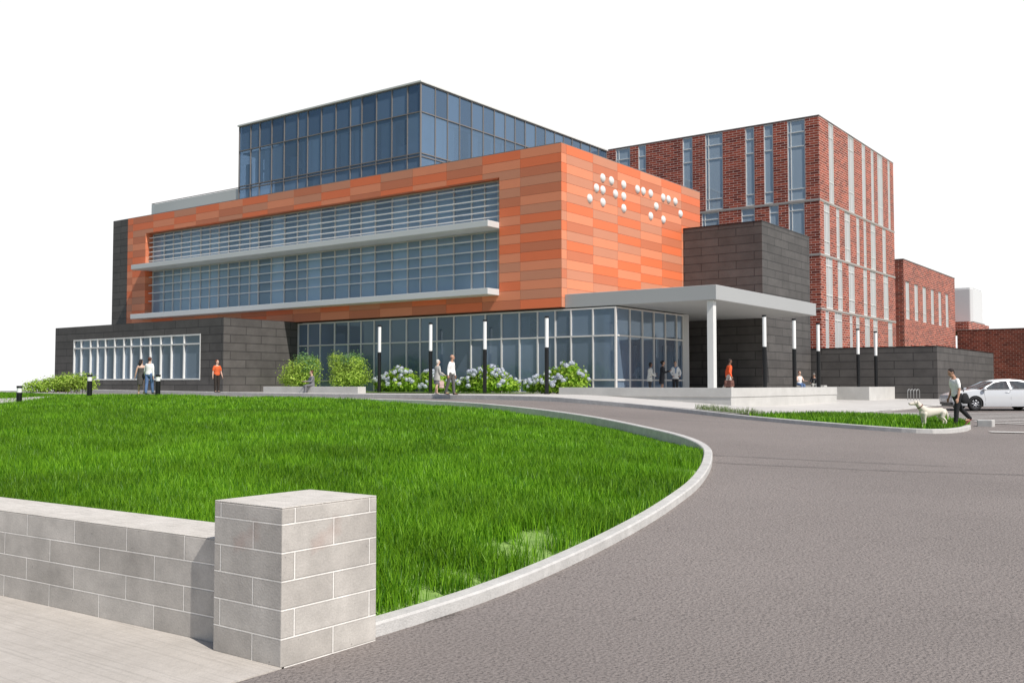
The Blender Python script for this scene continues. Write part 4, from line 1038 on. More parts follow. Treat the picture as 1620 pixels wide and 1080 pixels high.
# ------------------------------------------------------------------ people
simple('skin_light', (0.62, 0.40, 0.30), .55, var=.04, scale=20)
simple('skin_tan', (0.48, 0.27, 0.18), .55, var=.04, scale=20)
simple('skin_brown', (0.20, 0.10, 0.065), .5, var=.04, scale=20)
for nm, c in dict(cl_white=(.84,.83,.80), cl_offwhite=(.62,.60,.55), cl_black=(.010,.010,.012), cl_orange=(.72,.13,.035), cl_redorange=(.85,.11,.025), cl_cream=(.68,.64,.58), cl_grey=(.16,.16,.17),
                  cl_lightgrey=(.42,.41,.38), cl_charcoal=(.030,.030,.034), cl_denim=(.10,.17,.33), cl_trouser=(.11,.105,.10), cl_brownblack=(.030,.022,.017), cl_blue=(.15,.26,.42), hair_dark=(.018,.012,.010), hair_brown=(.10,.035,.022),
                  hair_white=(.60,.57,.52), hair_red=(.20,.055,.025), leather=(.19,.085,.065), shoe_dark=(.02,.018,.016), shoe_red=(.25,.08,.06), bag_black=(.012,.012,.013), paper_pink=(.60,.42,.38), hair_grey=(.17,.16,.15)).items():
    simple(nm, c, .8, var=.12, scale=14, bump=.3, bscale=25)
simple('cl_pattern', (.07, .065, .06), .85, var=.9, scale=45)
simple('eye', (.02, .015, .012), .3)
simple('lip', (.36, .13, .11), .5)
def remesh(mb, name, mat, parent, voxel=.011, it=4):
    me = bpy.data.meshes.new('tmp'); me.from_pydata([tuple(v) for v in mb.v], [], mb.f)
    o = bpy.data.objects.new('tmp', me); COL.objects.link(o)
    m = o.modifiers.new('r', 'REMESH'); m.mode = 'VOXEL'; m.voxel_size = voxel; m.use_smooth_shade = True
    if it: s = o.modifiers.new('s', 'SMOOTH'); s.factor = .5; s.iterations = it
    dg = bpy.context.evaluated_depsgraph_get(); dg.update()
    e = bpy.data.meshes.new_from_object(o.evaluated_get(dg)); bpy.data.objects.remove(o); bpy.data.meshes.remove(me)
    e.materials.clear(); e.materials.append(MATS[mat]); e.name = name
    e.polygons.foreach_set('use_smooth', [True] * len(e.polygons))
    ob = bpy.data.objects.new(name, e); COL.objects.link(ob); ob.parent = parent
    return ob
def vrot(v, ax, a): return Matrix.Rotation(a, 3, ax) @ v
def person(px, d, z, face, H, label, skin='skin_light', pose=None, top=('shirt', 'cl_white', 'long'), bottom=('trousers', 'cl_black'), shoes='shoe_dark', hair=('short', 'hair_dark'), build=1.0, group=None, scarf=None, loc=None, tie=None):
    """face: heading in degrees, 0 = facing the viewer's right, 90 = away, 180 = left, 270 = towards the viewer (camera-horizontal frame)"""
    P = dict(lean=4, tl=(8, 6), tr=(-6, 6), al=(5, 8, 15), ar=(-5, 8, 15), hy=0, hp=0, seat=None, twist=0)
    P.update(pose or {})
    x, y = loc if loc else at(px, d); k = H / 1.765
    r = empty('person', (x, y, z), label, 'person', group, PSI + R(face), k)
    hipw = .088
    u = Vector((math.sin(R(P['lean'])), 0, math.cos(R(P['lean']))))
    def leg(side, th, kn):
        hip = Vector((0, side * hipw, 0)); t = Vector((math.sin(R(th)), 0, -math.cos(R(th)))); sh = Vector((math.sin(R(th - kn)), 0, -math.cos(R(th - kn))))
        K = hip + t * .43; A = K + sh * .42; return hip, K, A, th - kn
    LL = leg(1, *P['tl']); RL = leg(-1, *P['tr'])
    hz = P['seat'] + .10 if P['seat'] is not None else max(-LL[2].z, -RL[2].z) + .075
    pel = Vector((0, 0, hz)); LL = [pel + q if isinstance(q, Vector) else q for q in LL]; RL = [pel + q if isinstance(q, Vector) else q for q in RL]
    fw = Vector((1, 0, 0)); sd = Vector((0, 1, 0)); fx = Vector((u.z, 0, -u.x))
    S = lambda h: pel + u * h
    b = build
    secs = [(-.09, .085, .135), (-.02, .108, .165), (.06, .112, .162), (.14, .100, .142), (.24, .106, .152), (.34, .116, .172), (.42, .108, .176), (.475, .080, .145), (.51, .058, .085)]
    def torso(mb, inf=0.0, lo=-1, hi=9):
        mb.loft([(S(h), fx * (rx * b + inf), sd * (ry * (b if h < .3 else 1 + (b - 1) * .5) + inf)) for h, rx, ry in secs if lo <= h <= hi], 20)
    nb = S(.50); hd_dir = (u + fw * math.sin(R(P['hp'])) * .8).normalized()
    hc = nb + hd_dir * .185 + fw * .012
    Hm = (Matrix.Rotation(R(P['hy']), 3, 'Z') @ Matrix.Rotation(R(P['lean'] * .5 + P['hp']), 3, 'Y'))
    def arm(side, fwd, out, elb, tw=0):
        sh = S(.445) + sd * side * .178
        dn = -u; q = vrot(dn, 'Y', -R(fwd)); q = vrot(q, 'X', R(out) * side)
        E = sh + q * .29
        ax = vrot(Vector((0, 1, 0)), 'Z', -side * R(tw)); q2 = Matrix.Rotation(-R(elb), 3, ax) @ q
        W = E + q2 * .25; return sh, E, W, q2
    AL = arm(1, *P['al']); AR = arm(-1, *P['ar'])
    body = MB(); torso(body)
    body.tube([S(.44), nb + u * .03, hc - hd_dir * .06], [.062, .055, .054], 12, round_caps=True)
    # head: skull, jaw, nose, ears, brow
    body.ell(hc + Hm @ Vector((-.006, 0, .022)), (.094, .075, .095), 18, 14, Hm)
    body.ell(hc + Hm @ Vector((.022, 0, -.045)), (.066, .056, .068), 16, 12, Hm)
    body.ell(hc + Hm @ Vector((.060, 0, -.088)), (.025, .026, .020), 10, 8, Hm)
    body.tube([hc + Hm @ Vector((.080, 0, .030)), hc + Hm @ Vector((.104, 0, -.018))], [.011, .017], 8, round_caps=True)
    for s in (1, -1): body.ell(hc + Hm @ Vector((-.008, s * .076, 0)), (.020, .010, .032), 8, 8, Hm)
    def limb(mb, pts, rad, n=12): mb.tube(pts, rad, n, round_caps=True)
    for L in (LL, RL):
        limb(body, [L[0] + Vector((0, 0, .02)), L[0] * .55 + L[1] * .45, L[1], L[1] * .65 + L[2] * .35 + Vector((-.012, 0, 0)), L[2]], [.092 * b, .080 * b, .056, .056, .038])
    def hand(mb, A, side):
        sh, E, W, q = A
        across = Vector((0, 0, 1)).cross(q); across = across.normalized() if across.length > .2 else Vector((0, 1, 0)).cross(q).normalized()
        nn = q.cross(across).normalized()
        if abs(q.z) > .7: across, nn = (Vector((1, 0, 0)) - q * q.x).normalized(), None
        if nn is None: nn = q.cross(across).normalized() * side
        mb.loft([(W - q * .01, across * .026, nn * .018), (W + q * .04, across * .038, nn * .016), (W + q * .085, across * .040, nn * .013)], 12)
        for f, (o, ln) in enumerate(((-.030, .062), (-.010, .074), (.010, .070), (.029, .054))):
            p0 = W + q * .08 + across * o; p1 = p0 + q * ln * .5 + nn * .006; p2 = p1 + (q * .8 + nn * .6).normalized() * ln * .5
            mb.tube([p0, p1, p2], [.0098, .0092, .0078], 7, round_caps=True)
        t0 = W + q * .025 + across * .026; mb.tube([t0, t0 + across * .026 + q * .03 + nn * .008, t0 + across * .026 + q * .062 + nn * .02], [.013, .0115, .009], 7, round_caps=True)
    for A, s in ((AL, 1), (AR, -1)):
        limb(body, [A[0] - sd * s * .03, A[0] * .5 + A[1] * .5, A[1], A[1] * .6 + A[2] * .4, A[2]], [.050 * b, .045 * b, .037, .038, .026]); hand(body, A, s)
    for L in (LL, RL):
        limb(body, [L[2], L[2] + Vector((.04, 0, -.035)), L[2] + Vector((.14, 0, -.055))], [.036, .036, .026])
    bd = remesh(body, 'body', skin, r, .0095, 3)
    e = MB()
    for s in (1, -1): e.ell(hc + Hm @ Vector((.078, s * .032, .012)), (.008, .013, .007), 8, 6, Hm)
    e.build('eyes', 'eye', r, smooth=True, uv=False)
    MB().ell(hc + Hm @ Vector((.083, 0, -.052)), (.008, .023, .007), 10, 6, Hm).build('mouth', 'lip', r, smooth=True, uv=False)
    # hair
    hm = MB(); st, hcol = hair
    if st != 'bald':
        hm.ell(hc + Hm @ Vector((-.022, 0, .040)), (.094, .083, .088), 18, 14, Hm)
        if st == 'short': hm.ell(hc + Hm @ Vector((-.040, 0, .0)), (.066, .074, .075), 16, 12, Hm)
        if st in ('bob', 'long', 'bun'): hm.ell(hc + Hm @ Vector((-.040, 0, -.015)), (.075, .088, .105), 16, 12, Hm)
        if st == 'long': hm.tube([hc + Hm @ Vector((-.06, 0, -.02)), hc + Hm @ Vector((-.085, 0, -.12)), hc + Hm @ Vector((-.09, 0, -.20))], [.08, .082, .05], 12, round_caps=True)
        if st == 'bun': hm.ell(hc + Hm @ Vector((-.125, 0, .03)), (.045, .045, .045))
        if st == 'cap': hm.ell(hc + Hm @ Vector((.05, 0, .07)), (.10, .075, .018), 14, 8, Hm)
        remesh(hm, 'hat' if st == 'cap' else 'hair', hcol, r, .011, 2)
    else:
        hm.ell(hc + Hm @ Vector((-.035, 0, -.012)), (.068, .078, .045), 16, 12, Hm); remesh(hm, 'hair', hcol, r, .011, 2)
    # clothes
    kind, col, sl = top
    mb = MB(); inf = .014 if kind in ('shirt', 'tshirt', 'blouse') else .024
    lo = -.03 if kind in ('shirt', 'tshirt', 'blouse') else -.09
    if kind == 'dress':
        mb.loft([(S(-.46) + fw * .0, fx * .17, sd * .20), (S(-.2), fx * .16, sd * .20), (S(0), fx * .128, sd * .178), (S(.12), fx * .11, sd * .155), (S(.26), fx * .122, sd * .165), (S(.37), fx * .128, sd * .178)], 20)
    else:
        torso(mb, inf, lo, .495)
        if kind == 'coat': mb.loft([(S(-.24), fx * .165, sd * .205), (S(-.1), fx * .145, sd * .195), (S(.06), fx * .13, sd * .178)], 20)
        if kind == 'jacket': mb.loft([(S(-.14), fx * .140, sd * .190), (S(.06), fx * .13, sd * .176)], 20)
        for A, s in ((AL, 1), (AR, -1)):
            if sl == 'none': continue
            rr_ = [.058 * b + inf * .4, .053 * b + inf * .4, .047 + inf * .4]
            if sl == 'short': limb(mb, [A[0] - sd * s * .04, A[0] * .6 + A[1] * .4, A[0] * .3 + A[1] * .7], rr_)
            else: limb(mb, [A[0] - sd * s * .04, A[0] * .5 + A[1] * .5, A[1], A[1] * .5 + A[2] * .5, A[1] * .07 + A[2] * .93], rr_ + [.044 + inf * .4, .036 + inf * .3])
    remesh(mb, kind, col, r, .0105, 3)
    if kind in ('shirt', 'coat', 'jacket'):
        MB().lathe([(.068, -.02), (.072, .012), (.060, .026), (.052, .018)], n=16).build('collar', col if kind != 'jacket' else 'cl_white', r, smooth=True, loc=S(.475), uv=False).rotation_euler = (0, R(P['lean']), 0)
    if tie:
        MB().loft([(S(.44) + fx * .098, fx * .01, sd * .02), (S(.30) + fx * .142, fx * .008, sd * .022), (S(.12) + fx * .132, fx * .008, sd * .03)], 10).build('tie', tie, r, smooth=True, uv=False)
    if scarf:
        m2 = MB(); m2.tube([S(.49) + sd * .10, S(.46) + fx * .10 + sd * .04, S(.36) + fx * .145, S(.18) + fx * .135], [.035, .035, .035, .03], 10, round_caps=True); m2.tube([S(.49) - sd * .10, S(.46) + fx * .10 - sd * .04, S(.36) + fx * .145], [.035, .035, .03], 10, round_caps=True); m2.tube([S(.47) + sd * .19, S(.505) - fx * .05, S(.47) - sd * .19], [.03, .05, .03], 10, round_caps=True)
        remesh(m2, 'scarf', scarf, r, .011, 2)
    bk, bc = bottom
    mb = MB()
    if bk in ('trousers', 'jeans'):
        mb.loft([(S(h), fx * (rx * b + .010), sd * (ry * b + .010)) for h, rx, ry in [(-.10, .09, .14)] + list(secs[:3]) + [(.085, .108, .155)]], 20)
        for L in (LL, RL): limb(mb, [L[0] + Vector((0, 0, .01)), L[0] * .5 + L[1] * .5, L[1], L[1] * .5 + L[2] * .5 + Vector((-.008, 0, 0)), L[2] + Vector((0, 0, .01))], [.104 * b, .090 * b, .074, .068, .058])
        remesh(mb, bk, bc, r, .011, 3)
    elif bk == 'skirt':
        mb.loft([(S(-.42), fx * .135, sd * .165), (S(-.2), fx * .14, sd * .185), (S(.0), fx * .125, sd * .178), (S(.08), fx * .12, sd * .165)], 20); remesh(mb, bk, bc, r, .011, 2)
    if shoes:
        for L in (LL, RL):
            mb = MB(); lift = max(0.0, -L[3] - 12) if P['seat'] is None else 0
            fv = Vector((math.cos(R(lift)), 0, -math.sin(R(lift)))); A = L[2]
            mb.loft([(A + fv * -.055 + Vector((0, 0, -.048)), Vector((0, 0, .026)), sd * .030), (A + fv * .0 + Vector((0, 0, -.038)), Vector((0, 0, .036)), sd * .038), (A + fv * .08 + Vector((0, 0, -.048)), Vector((0, 0, .027)), sd * .043), (A + fv * .15 + Vector((0, 0, -.056)), Vector((0, 0, .019)), sd * .044), (A + fv * .195 + Vector((0, 0, -.060)), Vector((0, 0, .013)), sd * .028)], 14)
            mb.build('shoe', shoes, r, smooth=True, uv=False)
    W = Matrix.LocRotScale(Vector((x, y, z)), Euler((0, 0, PSI + R(face))), Vector((k,) * 3))
    return r, dict(AL=AL, AR=AR, W=W, pel=pel, S=S, k=k)
def bag(name, label, mat, loc, size, rz, strap=None, cat='bag', handle=True):
    r = empty(name, loc, label, cat, None, rz)
    l, w, h = size; mb = MB()
    mb.loft([(Vector((0, 0, 0)), (l * .48, 0, 0), (0, w * .5, 0)), (Vector((0, 0, h * .15)), (l * .52, 0, 0), (0, w * .55, 0)), (Vector((0, 0, h * .7)), (l * .5, 0, 0), (0, w * .48, 0)), (Vector((0, 0, h)), (l * .44, 0, 0), (0, w * .22, 0))], 20)
    mb.build('bag_body', mat, r, smooth=True)
    mb = MB(); mb.box(-l * .44, l * .44, -w * .58, -w * .5, h * .45, h * .95); mb.build('flap', mat, r, bevel=.008)
    if handle: MB().tube([(-l * .2, 0, h * .95), (-l * .16, 0, h + .06), (l * .16, 0, h + .06), (l * .2, 0, h * .95)], .010, 8).build('handle', mat, r, smooth=True)
    if strap: MB().tube(strap, .012, 8).build('strap', mat, r, smooth=True)
    return r
def people():
    # couple walking away behind the lawn
    zc = 1.56
    person(223.5, 46.6, zc, 120, 1.72, 'woman in a dark patterned dress walking beside a man in jeans', 'skin_light', dict(tl=(14, 10), tr=(-22, 14), al=(8, 10, 12), ar=(10, 10, 40), hy=-50), ('dress', 'cl_pattern', 'none'), ('none', ''), 'skin_light', ('long', 'hair_dark'), .92)
    person(235.5, 46.2, zc, 80, 1.80, 'man in white shirt and blue jeans walking with a woman in a dress', 'skin_light', dict(tl=(-4, 4), tr=(18, 10), al=(12, 14, 25), ar=(-4, 6, 8), lean=5), ('shirt', 'cl_white', 'long'), ('jeans', 'cl_denim'), 'shoe_dark', ('short', 'hair_brown'))
    person(343, 52.5, 1.60, 312, 1.78, 'man in orange t-shirt standing by the stone wing corner', 'skin_light', dict(tl=(2, 2), tr=(3, 4), al=(4, 9, 14), ar=(0, 8, 12), hy=25, lean=1), ('tshirt', 'cl_orange', 'short'), ('trousers', 'cl_brownblack'), 'shoe_dark', ('short', 'hair_red'))
    # seated man on the bench wall
    person(494, 54.9, 1.555, 215, 1.78, 'man in grey suit sitting on the low bench wall', 'skin_light', dict(seat=.345, tl=(84, 80), tr=(80, 88), al=(30, 6, 62), ar=(28, 6, 66), hy=-25, lean=3), ('jacket', 'cl_grey', 'long'), ('trousers', 'cl_grey'), 'shoe_dark', ('short', 'hair_brown'), tie='cl_blue')
    # woman and bald man by the hydrangeas
    person(691.5, 46.0, 1.56, 35, 1.67, 'grey haired woman in pale coat carrying a pink bag', 'skin_light', dict(tl=(6, 6), tr=(-6, 8), al=(20, 8, 70), ar=(5, 8, 62), hy=-10), ('coat', 'cl_lightgrey', 'long'), ('skirt', 'cl_grey'), 'cl_cream', ('bob', 'hair_white'), .95)
    x, y = at(698.5, 45.6); bag('shopping_bag', 'pale pink paper bag held by the grey haired woman', 'paper_pink', (x, y, 1.56 + .28), (.24, .10, .34), PSI + R(20))
    person(713.5, 44.6, 1.555, 335, 1.87, 'bald man in white shirt and grey trousers among the hydrangeas', 'skin_tan', dict(tl=(10, 6), tr=(-12, 6), al=(2, 7, 12), ar=(-6, 8, 14), hy=20), ('shirt', 'cl_white', 'long'), ('trousers', 'cl_trouser'), 'shoe_dark', ('bald', 'hair_grey'))
    # entrance group
    person(1028, 48.6, 1.552, 5, 1.60, 'dark haired woman in pale jacket, leftmost of the entrance group', 'skin_brown', dict(al=(25, 8, 70), ar=(10, 8, 60), tl=(3, 3), tr=(0, 3)), ('coat', 'cl_offwhite', 'long'), ('trousers', 'cl_charcoal'), 'shoe_dark', ('bob', 'hair_dark'), .95, 'people talking at the entrance')
    person(1047.5, 49.8, 1.552, 350, 1.72, 'woman in black suit with hair in a bun at the entrance', 'skin_tan', dict(al=(30, 8, 85), ar=(20, 8, 90), tl=(3, 3), tr=(0, 3)), ('jacket', 'cl_charcoal', 'long'), ('skirt', 'cl_charcoal'), 'shoe_dark', ('bun', 'hair_dark'), .95, 'people talking at the entrance')
    person(1068.5, 51.3, 1.552, 270, 1.72, 'person in white cardigan and blue scarf facing us at the entrance', 'skin_light', dict(al=(18, 16, 50, 50), ar=(18, 16, 50, 50), tl=(1, 2), tr=(1, 2), lean=1), ('jacket', 'cl_white', 'long'), ('trousers', 'cl_charcoal'), 'shoe_dark', ('short', 'hair_brown'), .98, 'people talking at the entrance', scarf='cl_blue')
    # man with satchel
    r, J = person(1153, 48.6, 1.552, 8, 1.82, 'man in red orange sweater and cream trousers walking right', 'skin_brown', dict(tl=(20, 6), tr=(-22, 10), al=(-12, 8, 20), ar=(-14, 14, 38), lean=4), ('shirt', 'cl_redorange', 'long'), ('trousers', 'cl_cream'), 'shoe_dark', ('short', 'hair_dark'), 1.03)
    w = J['W'] @ (J['AR'][2] + J['AR'][3] * .10)
    bag('satchel', 'brown leather satchel carried by the man in red orange', 'leather', (w.x - .16 * CP, w.y - .16 * SP, w.z - .42), (.50, .16, .34), PSI + R(5))
    # seated pair
    person(1264.5, 0, 1.552, 285, 1.70, 'red haired woman in white sleeveless top sitting by the stone block', 'skin_light', dict(seat=.42, tl=(82, 80), tr=(80, 84), al=(30, 8, 60), ar=(24, 8, 66), lean=2), ('blouse', 'cl_white', 'none'), ('jeans', 'cl_denim'), 'shoe_dark', ('short', 'hair_red'), .95, loc=at(1264.5, 59.6))
    person(1287.5, 0, 1.552, 255, 1.62, 'person in grey jacket and dark cap sitting bent forward', 'skin_tan', dict(seat=.42, tl=(80, 78), tr=(84, 86), al=(40, 8, 60), ar=(34, 8, 66), lean=20, hp=14), ('jacket', 'cl_charcoal', 'long'), ('trousers', 'cl_lightgrey'), 'shoe_dark', ('cap', 'hair_grey'), loc=at(1287.5, 60.6), tie='cl_lightgrey')
    # dog walker
    x, y = at(1513, 29.6); z = zr(x, y) + .10
    r, J = person(1513, 29.6, z, 190, 1.82, 'man in white t-shirt and black trousers walking a pale dog', 'skin_tan', dict(tl=(10, 4), tr=(-24, 22), al=(8, 8, 18), ar=(-4, 10, 30), lean=9, hp=24), ('tshirt', 'cl_white', 'short'), ('trousers', 'cl_black'), 'shoe_red', ('short', 'hair_dark'), 1.0)
    hip = J['W'] @ (J['S'](.02) + Vector((-.16, .16, 0))); sh = J['W'] @ (J['S'](.47) + Vector((-.02, -.10, 0)))
    b = empty('shoulder_bag', (hip.x, hip.y, hip.z - .25), 'black shoulder bag at the dog walker\'s hip', 'bag', None, PSI + R(5))
    mb = MB(); mb.loft([((0, 0, -.02), (.07, 0, 0), (0, .035, 0)), ((0, 0, .02), (.13, 0, 0), (0, .06, 0)), ((0, 0, .12), (.135, 0, 0), (0, .065, 0)), ((0, 0, .23), (.10, 0, 0), (0, .05, 0)), ((0, 0, .30), (.05, 0, 0), (0, .02, 0))], 20); mb.build('bag_body', 'bag_black', b, smooth=True)
    inv = Matrix.Rotation(-(PSI + R(5)), 3, 'Z'); o = Vector((hip.x, hip.y, hip.z - .25))
    pts = [J['W'] @ (J['S'](h) + Vector(q)) - o for h, q in ((.10, (-.15, .14, 0)), (.30, (-.155, .06, 0)), (.45, (-.13, -.06, 0)), (.515, (-.02, -.11, 0)), (.42, (.10, -.06, 0)))]
    MB().tube([inv @ p for p in pts], .014, 8).build('strap', 'bag_black', b, smooth=True)
    return J, z
JW, ZD = people()

# ------------------------------------------------------------------ dog
simple('dog_coat', (0.68, 0.62, 0.52), .8, var=.10, scale=7, bump=.3, bscale=60)
simple('dog_nose', (0.03, 0.022, 0.02), .4)
def dog():
    x, y = at(1473, 29.15); z = zr(x, y) + .10
    r = empty('dog', (x, y, z), 'pale cream labrador standing on the grass island', 'dog', None, PSI + R(184), .90)
    mb = MB()
    mb.loft([(Vector((-.44, 0, .50)), Vector((0, 0, .09)), (0, .07, 0)), (Vector((-.36, 0, .51)), Vector((.02, 0, .135)), (0, .11, 0)), (Vector((-.20, 0, .515)), Vector((0, 0, .125)), (0, .105, 0)), (Vector((-.02, 0, .495)), Vector((0, 0, .145)), (0, .115, 0)),
             (Vector((.16, 0, .475)), Vector((0, 0, .175)), (0, .125, 0)), (Vector((.30, 0, .50)), Vector((-.02, 0, .165)), (0, .115, 0)), (Vector((.38, 0, .55)), Vector((-.06, 0, .12)), (0, .085, 0))], 20)
    mb.tube([(.26, 0, .55), (.38, 0, .66), (.47, 0, .76)], [.135, .105, .088], 14, round_caps=True)
    mb.ell((.53, 0, .80), (.105, .085, .085), 16, 12)
    mb.tube([(.56, 0, .79), (.66, 0, .775), (.735, 0, .77)], [.062, .052, .046], 12, round_caps=True)
    for s in (1, -1):
        mb.tube([(.27, s * .085, .44), (.285, s * .09, .30), (.275, s * .09, .19), (.275, s * .09, .05)], [.075, .046, .034, .030], 10, round_caps=True)
        mb.tube([(.27, s * .09, .03), (.325, s * .09, .025)], [.032, .028], 8, round_caps=True)
        mb.tube([(-.36, s * .085, .47), (-.30, s * .095, .33), (-.44, s * .09, .20), (-.42, s * .09, .05)], [.10, .066, .036, .030], 10, round_caps=True)
        mb.tube([(-.42, s * .09, .03), (-.365, s * .09, .025)], [.032, .028], 8, round_caps=True)
    mb.tube([(-.45, 0, .56), (-.52, 0, .46), (-.54, 0, .34), (-.55, 0, .25)], [.05, .036, .026, .014], 10, round_caps=True)
    remesh(mb, 'body', 'dog_coat', r, .012, 5)
    for s in (1, -1):
        m = MB(); m.tube([(.50, s * .075, .855), (.505, s * .098, .80), (.52, s * .102, .735)], [.026, .036, .020], 10, round_caps=True); remesh(m, 'ear', 'dog_coat', r, .009, 2)
    MB().ell((.782, 0, .785), (.016, .022, .016)).build('nose', 'dog_nose', r, smooth=True, uv=False)
    m = MB()
    for s in (1, -1): m.ell((.605, s * .052, .825), (.010, .008, .010))
    m.build('eyes', 'eye', r, smooth=True, uv=False)
    MB().lathe([(.105, -.02), (.112, 0), (.105, .02)], n=20).build('collar', 'leather', r, smooth=True, loc=(.40, 0, .69), uv=False).rotation_euler = (0, R(40), 0)
    # slack lead from the collar to the walker's hand
    W = Matrix.LocRotScale(Vector((x, y, z)), Euler((0, 0, PSI + R(184))), Vector((.90,) * 3))
    a = W @ Vector((.33, .0, .74)); h = JW['W'] @ (JW['AL'][2] + JW['AL'][3] * .08)
    mid = (a + h) / 2 + Vector((0, 0, -.10))
    o = MB().tube(catmull([a, mid, h], .05), .006, 6).build('dog_lead', 'bag_black', smooth=True); tag(o, 'thin dark lead from the dog to its walker', 'lead')
dog()

# ------------------------------------------------------------------ car
def carpaint():
    m, n, b = nt('car_white'); b.inputs['Base Color'].default_value = (0.62, 0.63, 0.645, 1); b.inputs['Roughness'].default_value = .28; b.inputs['Coat Weight'].default_value = .8; b.inputs['Coat Roughness'].default_value = .05
carpaint(); simple('rubber', (.012, .012, .013), .8); simple('rim_metal', (.55, .56, .58), .3, .6); simple('car_trim', (.012, .012, .014), .35); simple('seat_cloth', (.45, .42, .38), .8); simple('headlamp', (.55, .60, .65), .1); simple('taillamp', (.35, .01, .01), .2)
def car():
    d = 46.3; x, y = at(1495, d); c = Vector((x, y, 0)) + Vector((CP, SP, 0)) * 2.42
    z = zr(c.x, c.y)
    r = empty('parked_car', (c.x, c.y, z - .005), 'white four door saloon car parked at the right edge', 'car', None, PSI + R(180))
    arch = lambda cx, rr: [(cx + rr * math.cos(t), .33 + rr * math.sin(t)) for t in np.linspace(-.29, math.pi + .29, 15)]
    prof = [(2.30, .26), (2.40, .42), (2.415, .58), (2.36, .70), (2.18, .79), (1.75, .885), (1.15, .975), (.80, 1.16), (.45, 1.345), (.10, 1.425), (-.35, 1.455), (-.85, 1.425), (-1.20, 1.335), (-1.55, 1.19), (-1.88, 1.055), (-2.20, 1.04), (-2.38, 1.00), (-2.43, .85), (-2.44, .60), (-2.36, .30)]
    rear = arch(-1.42, .375)[::-1]; front = arch(1.42, .375)[::-1]
    outline = prof + [(-1.79, .22)] + rear[1:-1] + [(-1.05, .20), (1.05, .20)] + front[1:-1] + [(1.79, .22)]
    # note: outline runs top front -> rear -> bottom -> front
    def hw(px, pz):
        w = .905 - .10 * max(0, (.45 - pz) / .45) ** 2
        if pz > .72: w -= .03 * min(1, (pz - .72) / .25)
        if pz > .97: w -= .27 * min(1, (pz - .97) / .48) ** 1.1
        e = max(0, abs(px) - 1.5) / .93; w -= .22 * e ** 2.6
        return w
    wins = [[(1.02, .985), (.78, 1.13), (.44, 1.30), (.10, 1.372), (-.16, 1.392), (-.20, .99)], [(-.30, .995), (-.27, 1.392), (-.62, 1.385), (-.98, 1.315), (-1.30, 1.19), (-1.52, 1.06), (-1.45, 1.01)]]
    pts = [Vector(p) for p in outline]; edges = [(i, (i + 1) % len(outline)) for i in range(len(outline))]
    for w in wins:
        o = len(pts); pts += [Vector(p) for p in w]; edges += [(o + i, o + (i + 1) % len(w)) for i in range(len(w))]
    for gx in np.arange(-2.3, 2.35, .17):
        for gz in np.arange(.28, 1.45, .11):
            if inpoly(np.array([gx]), np.array([gz]), outline)[0] and min((Vector((gx, gz)) - p).length for p in pts) > .06: pts.append(Vector((gx, gz)))
    v, e, f, *_ = delaunay_2d_cdt(pts, edges, [], 1, 1e-4)
    body = MB(); glass = [MB(), MB()]
    for s in (1, -1):
        V = [(q.x, s * hw(q.x, q.y), q.y) for q in v]
        for t in f:
            cx = sum(v[i].x for i in t) / len(t); cz = sum(v[i].y for i in t) / len(t)
            inw = [bool(inpoly(np.array([cx]), np.array([cz]), w)[0]) for w in wins]
            tt = tuple(t) if s == -1 else tuple(reversed(t))
            tgt = glass[inw.index(True)] if any(inw) else body
            tgt.add([V[i] for i in tt], [tuple(range(len(tt)))])
    ws = MB(); n = 8
    for i in range(len(prof) - 1):
        a, b = prof[i], prof[i + 1]
        tgt = ws if i in (6, 7) or i in (12, 13) else body
        for k in range(n):
            q = []
            for (p, kk) in ((a, k), (b, k), (b, k + 1), (a, k + 1)):
                t = -1 + 2 * kk / n; cr = .028 * (1 - t * t) if p[1] > .6 else 0
                ex = (.10 * (1 - t * t)) * (1 if p[0] > 1.9 else (-1 if p[0] < -2.1 else 0))
                q.append((p[0] + ex * .5, t * hw(*p), p[1] + cr))
            tgt.add(q, [(0, 3, 2, 1)])
    def weld(o):
        bm = bmesh.new(); bm.from_mesh(o.data); bmesh.ops.remove_doubles(bm, verts=bm.verts, dist=.0008); bmesh.ops.recalc_face_normals(bm, faces=bm.faces); bm.to_mesh(o.data); bm.free()
        o.data.polygons.foreach_set('use_smooth', [True] * len(o.data.polygons))
        try: o.data.set_sharp_from_angle(angle=R(38))
        except Exception: pass
    o = body.build('body', 'car_white', r); weld(o)
    g = ws.build('windscreen', 'glass_car', r); weld(g)
    for i, nm in enumerate(('front_side_window', 'rear_side_window')): g = glass[i].build('side_window', 'glass_car', r); weld(g)
    MB().box(-2.3, 2.3, -.72, .72, .19, .30).build('underbody', 'car_trim', r)
    m = MB(); m.box(-1.9, 1.15, -.78, .78, .30, .42); m.box(.75, 1.2, -.75, .75, .42, .93); m.build('cabin_floor', 'car_trim', r)
    for (sx, sy) in ((.0, .36), (.0, -.36)):
        m = MB(); m.box(sx - .25, sx + .28, sy - .24, sy + .24, .42, .58); m.loft([((sx - .25, sy, .55), (.07, 0, 0), (0, .24, 0)), ((sx - .36, sy, .95), (.07, 0, 0), (0, .23, 0)), ((sx - .42, sy, 1.10), (.05, 0, 0), (0, .16, 0))], 14); m.loft([((sx - .42, sy, 1.12), (.045, 0, 0), (0, .11, 0)), ((sx - .44, sy, 1.28), (.045, 0, 0), (0, .11, 0))], 12); m.build('seat', 'seat_cloth', r, bevel=.03)
    m = MB(); m.box(-1.30, -.78, -.66, .66, .42, .60); m.loft([((-1.30, 0, .58), (.08, 0, 0), (0, .66, 0)), ((-1.42, 0, 1.02), (.07, 0, 0), (0, .62, 0))], 16); m.build('rear_seat', 'seat_cloth', r)
